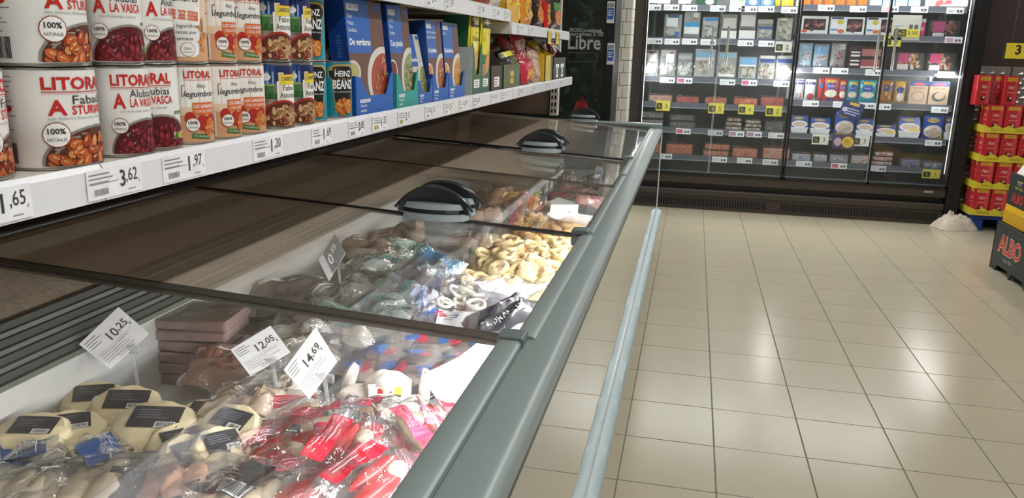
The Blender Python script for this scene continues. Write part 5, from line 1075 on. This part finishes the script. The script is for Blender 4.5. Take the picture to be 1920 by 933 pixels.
# --- round pastry packs with dark labels
PAST = M('pastry', hexc('d9c9a6'), .6, var=.14, scale=24, bump=.4); SKIN = M('pale_fish', hexc('cdbca2'), .45, var=.15, scale=16)
packs = [(175, 752, .07, .5, .30), (237, 765, .075, .3, .32), (290, 800, .085, .2, .25), (343, 840, .07, .9, .5), (385, 782, .06, .1, .2), (432, 800, .065, -.2, .35), (355, 862, .065, 1.2, .7), (128, 808, .07, .6, .2), (62, 815, .07, .2, .2), (452, 765, .06, .4, .3), (415, 842, .06, .9, .5)]
pl_ = ['leaning at the back beside the grey wall', 'behind the largest one', 'largest in the middle with a barcode', 'standing on edge in front of the largest', 'with a small barcode sticker at its top', 'next to the clear bags on the right', 'on edge at the front of the group', 'with a folded black label on the left', 'cut by the left edge of the picture', 'with a beige rim behind the clear bag', 'dark and on edge beside the clear bag']
for k, (u, v, r, az, tl) in enumerate(packs):
    c = W_(u, v, .66+.012*(k % 3)); t = thing('pastry_pack', c, 'round cream pastry pack with dark label, %s' % pl_[k], 'frozen pack', 'round pastry packs', rot=(tl, tl*.3, az))
    vs = []; N = 30
    def ring(q, z, ex=0): return [(q*r*(1+.035*math.sin(9*a_)+.03*noise.noise((math.cos(a_)*2, math.sin(a_)*2, k)))*math.cos(a_), q*r*.86*(1+.035*math.sin(9*a_))*math.sin(a_), z) for a_ in [2*math.pi*j/N for j in range(N)]]
    R_ = [ring(.6, -.012), ring(.97, -.008), ring(1.0, 0), ring(.95, .009), ring(.84, .0155), ring(.4, .0165)]
    fs = [(i*N+j, i*N+(j+1) % N, (i+1)*N+(j+1) % N, (i+1)*N+j) for i in range(5) for j in range(N)]+[tuple(range(N))[::-1], tuple(range(5*N, 6*N))]
    MB().add(sum(R_, []), fs, PAST).build('pastry', t, smooth=True)
    lay = lambda x, y, e: Vector((x, y, .0178+e-max(0, (math.hypot(x/r, y/(r*.86))-.75))*.016))
    p = Print(); p.rect(0, r*.12, r*1.15, r*.75, K('3b3e44', .3), 1, ang=.1); p.lines(-r*.45, r*.35, r*.8, r*.35, 4, K('8a8d94'), 2, ang=.1, th=.2); p.rect(r*.3, -r*.12, r*.45, r*.2, K('d6d6d2'), 2, ang=.1); p.bars(r*.3, -r*.12, r*.38, r*.14, DK, 3, n=11, ang=.1)
    p.build('dark_label', t, lay)
# --- blue-labelled fish packs and fillet packs, lower left
for k, (u, v, w, h, az, lab, colr) in enumerate(((190, 858, .24, .12, -.7, 'clear fish pack with a bright blue label', '3f6fb8'), (50, 858, .2, .14, -.9, 'hazy fish pack with a blue label at the left edge', '46679a'), (120, 915, .28, .17, .3, 'clear bag of ribbed white fillets in the bottom left corner', None), (430, 915, .26, .17, -.3, 'clear tray with black printed sleeve and barcode at the bottom edge', '2c2e33'), (300, 905, .24, .14, .5, 'clear bag with pink fish pieces at the bottom edge', None), (20, 915, .2, .14, .2, 'clear bag of fillets cut by the lower left corner', None))):
    c = W_(u, v, .665); t = thing('fish_pack', c, lab, 'frozen pack', 'fish packs at the lower left', rot=(.12, -.1, az))
    _, fn = flatbag(t, w, h, .045, BAGF if k != 1 else BAGT, k*2.3+.5)
    mb = MB()
    for q in range(4): blob(mb, (-w*.28+q*w*.18, (-1)**q*h*.05, -.002), (w*.11, h*.36, .016), SKIN if k != 4 else K('c99a86', .4), q+k)
    mb.build('contents', t, smooth=True)
    if colr:
        p = Print((-w*.46, -h*.46, w*.46, h*.46)); p.rect(w*.05, 0, w*.5, h*.55, K(colr, .3), 1, ang=.05); p.lines(-w*.15, h*.2, w*.4, h*.3, 5, K('a9b4c9' if k < 2 else '8f9198'), 2, th=.2); p.rect(w*.2, -h*.15, w*.2, h*.2, K('d0d4d6'), 2); p.bars(w*.2, -h*.15, w*.17, h*.15, DK, 3, n=9)
        p.build('label', t, onbag(fn, w, h))
# --- stack of frozen slabs
c0 = W_(362, 712, BZ)
SLAB = M('frozen_slab', hexc('9a7a72'), .35, var=.14, scale=22)
for k in range(6):
    z0 = BZ+.03*k; w = .25 - .01*(k % 2)
    o = thing('frozen_slab', (c0[0]-.02+.012*((k*7) % 3-1), c0[1]+.04, z0), 'pinkish brown frozen slab, %s from the bottom of the stack' % ORD[k], 'frozen slab', 'stacked frozen slabs', rz=.12+.05*((k*5) % 3-1))
    MB().rbox((-w/2, -.08, .0005), (w/2, .08, .027), .012, SLAB).build('slab', o, smooth=True)
    MB().rbox((-w/2-.002, -.082, .0003), (w/2+.002, .082, .0285), .013, TRAYC).build('wrapper', o, smooth=True)
# --- price cards on clips
CLIP = GL('clip_plastic', (.9, .92, .93), .08, 2.5, .15, (.9, .9, .9))
def card(pts, z, big, small, label, dark=False, tilt=.3):
    uc = sum(p[0] for p in pts)/4; vc = sum(p[1] for p in pts)/4; c = W_(uc, vc, z); n = ((CAM-c).normalized()+Vector((0, -.0, tilt))).normalized()
    def hit(q):
        d = (W_(q[0], q[1], 0)-CAM); return CAM+d*((c-CAM).dot(n)/d.dot(n))
    A, B, C_, D = [hit(q) for q in pts]
    t = thing('price_card', c, label, 'price card', 'price cards on clips in the freezer')
    loc = lambda q: q-c
    e = n*.0012
    MB().add([loc(q) for q in (A, D, C_, B)]+[loc(q)-e for q in (A, D, C_, B)], [(0, 1, 2, 3), (7, 6, 5, 4), (0, 4, 5, 1), (1, 5, 6, 2), (2, 6, 7, 3), (3, 7, 4, 0)], K('e9eaec', .25) if not dark else K('c9cbcc', .25)).build('card', t)
    ux = (C_-D); uy = (A-D); w = ux.length; h = uy.length; ux.normalize(); uy.normalize(); nn = ux.cross(uy).normalized(); sgn = 1 if nn.dot(n) > 0 else -1
    f = lambda x, y, e_: loc(D)+ux*x+uy*y+nn*sgn*(e_+.0004)
    p = Print()
    if dark:
        p.rect(w*.62, h*.5, w*.72, h*.94, K('77797a', .3), 1); p.text(big, w*.42, h*.3, h*.4, WH, 2); p.text(small, w*.68, h*.55, h*.22, WH, 2)
    else:
        p.text(big, w*.66 if len(big) > 1 else w*.55, h*.52, h*.24, DK, 1, al='r', bold=.01); p.text(','+small, w*.67, h*.58, h*.19, DK, 1, al='l', bold=.01); p.text('€', w*.93, h*.5, h*.08, DK, 1)
        p.lines(w*.05, h*.93, w*.34, h*.3, 4, GRY, 1, th=.25); p.lines(w*.06, h*.42, w*.86, h*.3, 4, GRY, 1, th=.14); p.rect(w*.45, h*.44, w*.85, h*.006, GRY, 1); p.lines(w*.3, h*.14, w*.5, h*.1, 2, GRY, 1, th=.2)
    p.build('print', t, f)
    m = loc(D*.45+C_*.55); dn = -uy
    MB().box(m+Vector((-.02, -.005, -.009)), m+Vector((.02, .005, .009)), CLIP).build('clip', t, bevel=.002)
    ft = m+Vector((.012, -.012, -(c.z+m.z-BZ)))
    MB().tube([m, m*.5+ft*.5+Vector((.006, 0, 0)), ft], .0045, CLIP, n=8).build('clip_stem', t, smooth=True); MB().rbox(ft+Vector((-.02, -.02, 0)), ft+Vector((.02, .02, .012)), .006, CLIP).build('clip_foot', t)
card([(148, 645), (222, 575), (280, 625), (207, 692)], .78, '10', '25', 'price card reading 10,25 clipped in front of the frozen slabs')
card([(432, 655), (507, 610), (545, 660), (470, 705)], .78, '12', '05', 'price card reading 12,05 left of the 14,69 card')
card([(532, 693), (592, 612), (632, 677), (580, 748)], .80, '14', '69', 'price card reading 14,69 on a clear clip in the middle')
card([(597, 487), (628, 440), (648, 475), (617, 527)], .80, '0', '59', 'grey price card reading 0,59 under the second lid', dark=True)
# --- white squid tubes and labels
SQ = M('squid', hexc('ece3d8'), .35, var=.06, scale=14)
def lump(u, v, z, r, rot, label, mat, extra=None, name='squid_tube'):
    c = W_(u, v, z); t = thing(name, c, label, 'frozen seafood', 'white squid pieces', rot=rot); mb = MB()
    blob(mb, (0, 0, 0), r, mat, u*.1, 16, 10, .3); mb.build('flesh', t, smooth=True)
    if extra: extra(t)
    return t
def sq_label(t):
    p = Print(); p.rect(0, 0, .075, .035, WH, 1); p.rect(-.012, .008, .012, .012, RED, 2); p.rect(.008, .008, .012, .012, RED, 2); p.rect(.028, .004, .016, .022, K('e0c63a'), 2); p.lines(-.034, 0, .05, .016, 3, GRY, 2)
    p.build('sticker', t, on_plane((0, -.035, .012), (1, .1, 0), (0, .6, 1)))
    MB().add([(-.04, -.0345, -.006), (.04, -.0265, -.006), (.04, -.015, .031), (-.04, -.023, .031)], [(0, 1, 2, 3)], WH).build('sticker_paper', t)
lump(725, 730, .67, (.055, .04, .045), (.2, 0, .3), 'thick white squid body with a yellow and red sticker', SQ, sq_label)
lump(796, 728, .67, (.014, .016, .055), (.1, .1, 0), 'slim upright white squid tube beside the white card', SQ)
lump(655, 712, .68, (.016, .02, .05), (.1, .35, .3), 'white squid piece leaning next to the 14,69 card', SQ)
lump(672, 738, .66, (.045, .03, .02), (.3, .1, .6), 'small wrapped squid piece under the 14,69 card', SQ)
lump(765, 762, .655, (.05, .025, .02), (.2, 0, 1.0), 'pale squid piece half hidden behind the red bags', SQ)
# --- wide bag with blue and red emblems
c = W_(815, 640, .63); t = thing('emblem_bag', c, 'wide pinkish frozen bag printed with rows of blue and red emblems', 'frozen bag', rot=(0, 0, .05))
PK = M('pink_meat', hexc('b39c96'), .4, var=.16, scale=12)
w, h = .38, .58
_, fn = flatbag(t, w, h, .06, BAGF, 4.4, crumple=.3); mb = MB()
for i in range(3):
    for j in range(5): blob(mb, (-.11+.11*i, -.24+.12*j, -.004), (.056, .06, .018), PK, i+j*3)
mb.build('contents', t, smooth=True)
p = Print((-w*.48, -h*.48, w*.48, h*.48)); rnd = random.Random(3)
for i in range(4):
    for j in range(6):
        x, y = (-.14+.095*i+(.04 if j % 2 else 0)), -.25+.1*j
        for q in range(3): p.ell(x-.012+.006*q, y+.012-.011*q, .024, .0055, K('2f74c4', .3), 1, ang=.6, n=12)
        for q in range(3): p.ell(x+.018+.006*q, y+.006-.011*q, .02, .005, K('d23a54', .3), 1, ang=.8, n=12)
p.rect(.05, .13, .15, .11, K('e6e7ea', .3), 3, ang=.15); p.lines(-.015, .175, .13, .09, 7, GRY, 4, ang=.15, th=.25)
p.build('film_print', t, onbag(fn, w, h))
# --- black bag, white scoops and cards by the rail
c = W_(938, 597, .70); t = thing('black_bag', c, 'crumpled black and silver bag reading PREMIUM beside the rail', 'frozen bag', rot=(.3, -.35, .75))
BKB = M('black_foil', hexc('3a3a40'), .25, var=.4, scale=20, bump=.6); _, fn = flatbag(t, .20, .11, .05, BKB, 8.1, 'foil', .8)
p = Print((-.09, -.05, .09, .05)); p.text('PREMIUM', .02, -.03, .02, K('b9bac0'), 1, w=.1); p.rect(.05, .02, .06, .02, K('8a8b92'), 1); p.build('print', t, onbag(fn, .20, .11))
SCP = M('white_plastic', hexc('eceeee'), .35, var=.02)
def scoop(u, v, z, L_, Wd, az, tl, label, handle_=True):
    c = W_(u, v, z); t = thing('plastic_scoop', c, label, 'scoop', 'white scoops', rot=(tl, .05, az))
    def bowl(a, b):
        x = (a-.5)*Wd*(1-.25*b**3); y = (b-.5)*L_; e = (2*a-1)**2
        return (x, y, .045*e*(1-.5*b)+.02*max(0, .15-b)/.15)
    MB().grid(12, 10, bowl, SCP).grid(12, 10, lambda a, b: Vector(bowl(a, b))-Vector((0, 0, .003)), SCP).build('bowl', t, smooth=True)
    if handle_: MB().rbox((-.014, -L_/2-.14, .012), (.014, -L_/2+.01, .03), .008, SCP, axis=1).build('handle', t, smooth=True)
    MB().box((-Wd/2*.9, -L_/2, 0), (Wd/2*.9, -L_/2+.004, .045), SCP).build('back_wall', t)
scoop(968, 552, .655, .24, .17, -.25, .06, 'white scoop lying beside the white squid rings', False)
scoop(1072, 416, .69, .22, .15, 2.6, .25, 'white scoop with a raised handle near the third lid')
scoop(1040, 388, .66, .22, .17, .6, .1, 'white scoop lying behind the handled one', False)
c = W_(882, 700, .70); t = thing('white_card', c, 'folded white card stuck beside the rail in front of the emblem bag', 'card', rot=(.35, -.3, .7))
MB().box((-.10, -.06, 0), (.0, .06, .002), SCP).build('left_flap', t); MB().add([(0, -.06, 0), (.09, -.06, .03), (.09, .06, .03), (0, .06, 0), (0, -.06, .002), (.09, -.06, .032), (.09, .06, .032), (0, .06, .002)], [(3, 2, 1, 0), (4, 5, 6, 7), (0, 1, 5, 4), (1, 2, 6, 5), (2, 3, 7, 6), (3, 0, 4, 7)], SCP).build('right_flap', t)
# --- loose rings
def ring_mesh(R, r, seed, mat, wob):
    def fn(a, b):
        t_ = a*2*math.pi; q = b*2*math.pi; k_ = 1+wob*noise.noise((math.cos(t_)*2+seed, math.sin(t_)*2, seed)); rr = r*(1+wob*1.5*noise.noise((math.cos(t_)*3, math.sin(t_)*3+seed, math.cos(q))))
        return ((R*k_+rr*math.cos(q))*math.cos(t_), (R*k_*.9+rr*math.cos(q))*math.sin(t_), rr*math.sin(q)*1.1)
    me = MB().grid(18, 7, fn, mat).mesh('ring')
    for q in me.polygons: q.use_smooth = True
    return me
RW = M('squid_ring_white', hexc('f0ece6'), .35, var=.04); RYB = M('battered_ring', hexc('d8c193'), .6, var=.14, scale=60, bump=.4); RYC = M('croquette', hexc('c9a066'), .65, var=.2, scale=50, bump=.5)
rnd = random.Random(11)
def pile(quad, n, meshes, name, label, cat, group, z0, dz, flat=.5):
    for k in range(n):
        a, b = rnd.random(), rnd.random(); pz = z0+dz*rnd.random()*(.5+.5*math.sin(math.pi*a))
        u = (quad[0][0]*(1-a)+quad[1][0]*a)*(1-b)+(quad[3][0]*(1-a)+quad[2][0]*a)*b; v = (quad[0][1]*(1-a)+quad[1][1]*a)*(1-b)+(quad[3][1]*(1-a)+quad[2][1]*a)*b
        c = W_(u, v, pz); o = link(bpy.data.objects.new(name, rnd.choice(meshes))); o.location = c; o.rotation_euler = (rnd.uniform(-flat, flat), rnd.uniform(-flat, flat), rnd.uniform(0, 6)); s = rnd.uniform(.8, 1.15); o.scale = (s, s, s)
        tag(o, label, cat, group)
# frozen mounds under the loose goods
def mound(quad, z0, z1, mat, name, label):
    pts = [W_(u, v, z0) for u, v in quad]
    def fn(a, b):
        q = (pts[0]*(1-a)+pts[1]*a)*(1-b)+(pts[3]*(1-a)+pts[2]*a)*b; e = math.sin(math.pi*min(max(a, .02), .98))*math.sin(math.pi*min(max(b, .02), .98))
        return (q.x, q.y, BZ+(z1-BZ)*e**.4+.012*noise.noise((q.x*30, q.y*30, 0))*e)
    o = MB().grid(24, 24, fn, mat).build(name, smooth=True); tag(o, label, 'frozen food', kind='stuff'); return o
q1 = [(800, 575), (930, 585), (935, 525), (850, 515)]; q2 = [(862, 528), (1035, 528), (1075, 455), (925, 445)]; q3 = [(955, 452), (1070, 452), (1085, 405), (985, 395)]
mound([(790, 590), (945, 595), (950, 515), (850, 505)], .64, .65, RW, 'squid_ring_bed', 'bed of loose white squid rings under the top layer')
mound([(850, 540), (1050, 540), (1085, 440), (915, 432)], .64, .65, RYB, 'battered_ring_bed', 'bed of loose battered rings under the top layer')
mound([(940, 460), (1085, 460), (1095, 395), (975, 385)], .64, .65, RYC, 'croquette_bed', 'bed of golden breaded pieces under the top layer')
pile(q1, 46, [ring_mesh(.026, .0055, s, RW, .14) for s in range(4)], 'squid_ring', 'thin white squid ring in the loose pile below the scoop', 'squid ring', 'loose white squid rings', .652, .03, .7)
pile(q2, 95, [ring_mesh(.027, .0105, s+9, RYB, .16) for s in range(5)], 'battered_ring', 'thick pale yellow battered ring in the loose pile by the rail', 'battered ring', 'loose battered rings', .655, .035, .6)
def nug(seed):
    mb = MB(); blob(mb, (0, 0, 0), (.034, .022, .017), RYC, seed, 10, 7, .35); me = mb.mesh('nugget')
    for q in me.polygons: q.use_smooth = True
    return me
pile(q3, 48, [nug(s) for s in range(4)], 'breaded_piece', 'golden breaded piece in the loose pile below the handled scoop', 'breaded piece', 'loose breaded pieces', .655, .03, .6)
# --- teal, white and blue bags left of the rings, and duller bags beyond
more = [(760, 478, .2, .15, .3, 'a9bcae', '8fb0a0', 'pale green bag on top of the teal pile'), (715, 500, .22, .14, .8, 'b9c4bc', '6fa8a8', 'white-green bag left in the teal pile'), (810, 505, .2, .15, -.4, '7fa8bc', '3a7aa0', 'blue bag beside the white rings'), (745, 545, .24, .16, 1.0, '6f9a96', '2f7f78', 'teal bag with a dark food picture'), (690, 545, .22, .15, .2, '9fb0ac', '7a9a94', 'grey-green bag at the left of the teal pile'), (815, 522, .14, .1, .9, '5a4a48', '8a9aa4', 'small dark picture bag beside the rings'), (790, 575, .1, .16, .15, 'c4c8d4', '8a94b0', 'white label bag standing on edge before the rings'), (690, 615, .26, .16, .1, 'a9aaa4', '5a9a90', 'round clear tub lid with teal band behind the 14,69 card'), (640, 610, .24, .14, -.2, 'b5aca0', '7a9a8c', 'clear pack with teal stripe under the lid edge'), (600, 580, .26, .18, .4, '8f8a84', '7a7670', 'dim grey bag under the second lid'), (500, 560, .3, .2, .2, '7f7a74', '6a665f', 'dull bag in the shaded middle of the chest'), (560, 640, .2, .14, .6, 'c0b8ac', '9a948a', 'pale pack behind the 12,05 card'), (430, 690, .2, .16, .3, 'b08a7c', '8a5f54', 'reddish pack under the 12,05 card'), (500, 740, .22, .16, .7, 'b9aca0', 'c9bcb0', 'clear ridged tray of fish below the 12,05 card'), (460, 760, .16, .12, .2, 'c9b49c', 'a88f78', 'cream fish pack beside the pastry'),
        (740, 450, .26, .16, .2, 'a58a72', '8f745c', 'brown bag below the near pair of handles'), (880, 455, .22, .14, -.2, 'a88d70', '94785c', 'tan bag between the handles and the rings'), (690, 470, .22, .14, .5, '8f7a68', '7a6656', 'brown bag behind the 0,59 card'), (905, 405, .2, .14, .4, 'c9ac9a', 'b58a74', 'pinkish bag right of the near handles'), (985, 385, .2, .14, -.5, 'a86a5c', 'b8453c', 'red and brown picture bag near the third lid'), (955, 372, .22, .14, .3, '9a6a4a', 'c9a24a', 'dark bag with a golden food picture'), (985, 405, .16, .1, -.8, 'b9a8b4', '8f8aa0', 'bag with a grey panel leaning by the breaded pieces'), (1060, 362, .2, .12, .2, 'b5807a', 'c95a62', 'pink bag near the far scoop'), (1105, 372, .16, .12, .3, 'c99a92', 'c46a66', 'pale pink bag beside the rail'), (880, 372, .24, .16, .2, '9a8672', '8a7662', 'brownish bag before the third lid'), (800, 400, .24, .16, -.2, '8f7e6e', '7c6c5e', 'dull brown bag behind the near handles'), (1040, 345, .24, .14, .1, '8f7f70', '7a6a5c', 'dim bag in the far part of the chest'), (960, 345, .24, .14, .4, '7f7062', '6f6256', 'dim brown bag under the far lid'), (700, 585, .2, .14, .7, '8a9a96', '4a7a74', 'dark teal bag on edge before the emblem bag'), (640, 555, .22, .15, .9, '95938e', '86847c', 'pale grey bag beside the teal pile'),
        (1120, 340, .2, .14, .2, 'a89a92', '8a7a70', 'greyish bag beside the far rail'), (560, 690, .2, .15, .5, 'c4bab0', 'b0a398', 'clear tray of fish behind the 14,69 card')]
for k, (u, v, w, h, az, c1, c2, lab) in enumerate(more):
    c = W_(u, v, .655+.015*(k % 3)); rn = random.Random(k)
    t = thing('frozen_bag', c, lab, 'frozen bag', 'assorted bags in the freezer', rot=(rn.uniform(-.1, .5), rn.uniform(-.4, .2), az))
    mat = K(c1, .28); _, fn = flatbag(t, w, h, .06, mat, k*1.3, 'pouch')
    p = Print((-w*.46, -h*.46, w*.46, h*.46)); p.rect(0, h*.22, w*.8, h*.3, K(c2, .3), 1); p.ell(w*.08, -h*.12, w*.26, h*.24, K(c2, .3), 1.5); p.blobs(w*.08, -h*.12, w*.2, h*.18, 9, w*.05, [K(c1), K(c2), K('5a4a44')], 2, seed=k); p.lines(-w*.35, h*.32, w*.5, h*.2, 3, K('dcdcd6'), 2.5, th=.25)
    p.build('print', t, onbag(fn, w, h))
    _ = flatbag(t, w*1.05, h*1.05, .066, BAGF, k*1.3, 'film')
# --- clear dividers
DVM = GL('divider_acrylic', (.94, .95, .97), .03, 1.6, .03, (.8, .82, .9))
def divider(a, b, lab):
    a = Vector(a); b = Vector(b); d = (b-a).normalized(); n = Vector((-d.y, d.x, 0))*.002
    t = MB().add([a+n, b+n, b-n, a-n]+[q+Vector((0, 0, .17)) for q in (a+n, b+n, b-n, a-n)], [(3, 2, 1, 0), (4, 5, 6, 7), (0, 1, 5, 4), (1, 2, 6, 5), (2, 3, 7, 6), (3, 0, 4, 7)], DVM).build('acrylic_divider'); tag(t, lab, 'divider', 'clear dividers in the freezer')
a = W_(470, 850, BZ); b = W_(760, 520, BZ)
divider((-.86, .9, BZ), (-.86, 3.0, BZ), 'long clear divider running down the middle of the chest')
divider((-.86, 1.72, BZ), (-.25, 1.72, BZ), 'clear cross divider behind the red seafood bags')
divider((-.86, 2.33, BZ), (-.25, 2.33, BZ), 'clear cross divider before the white squid rings')
divider((-.86, 3.35, BZ), (-.25, 3.35, BZ), 'clear cross divider behind the battered rings')
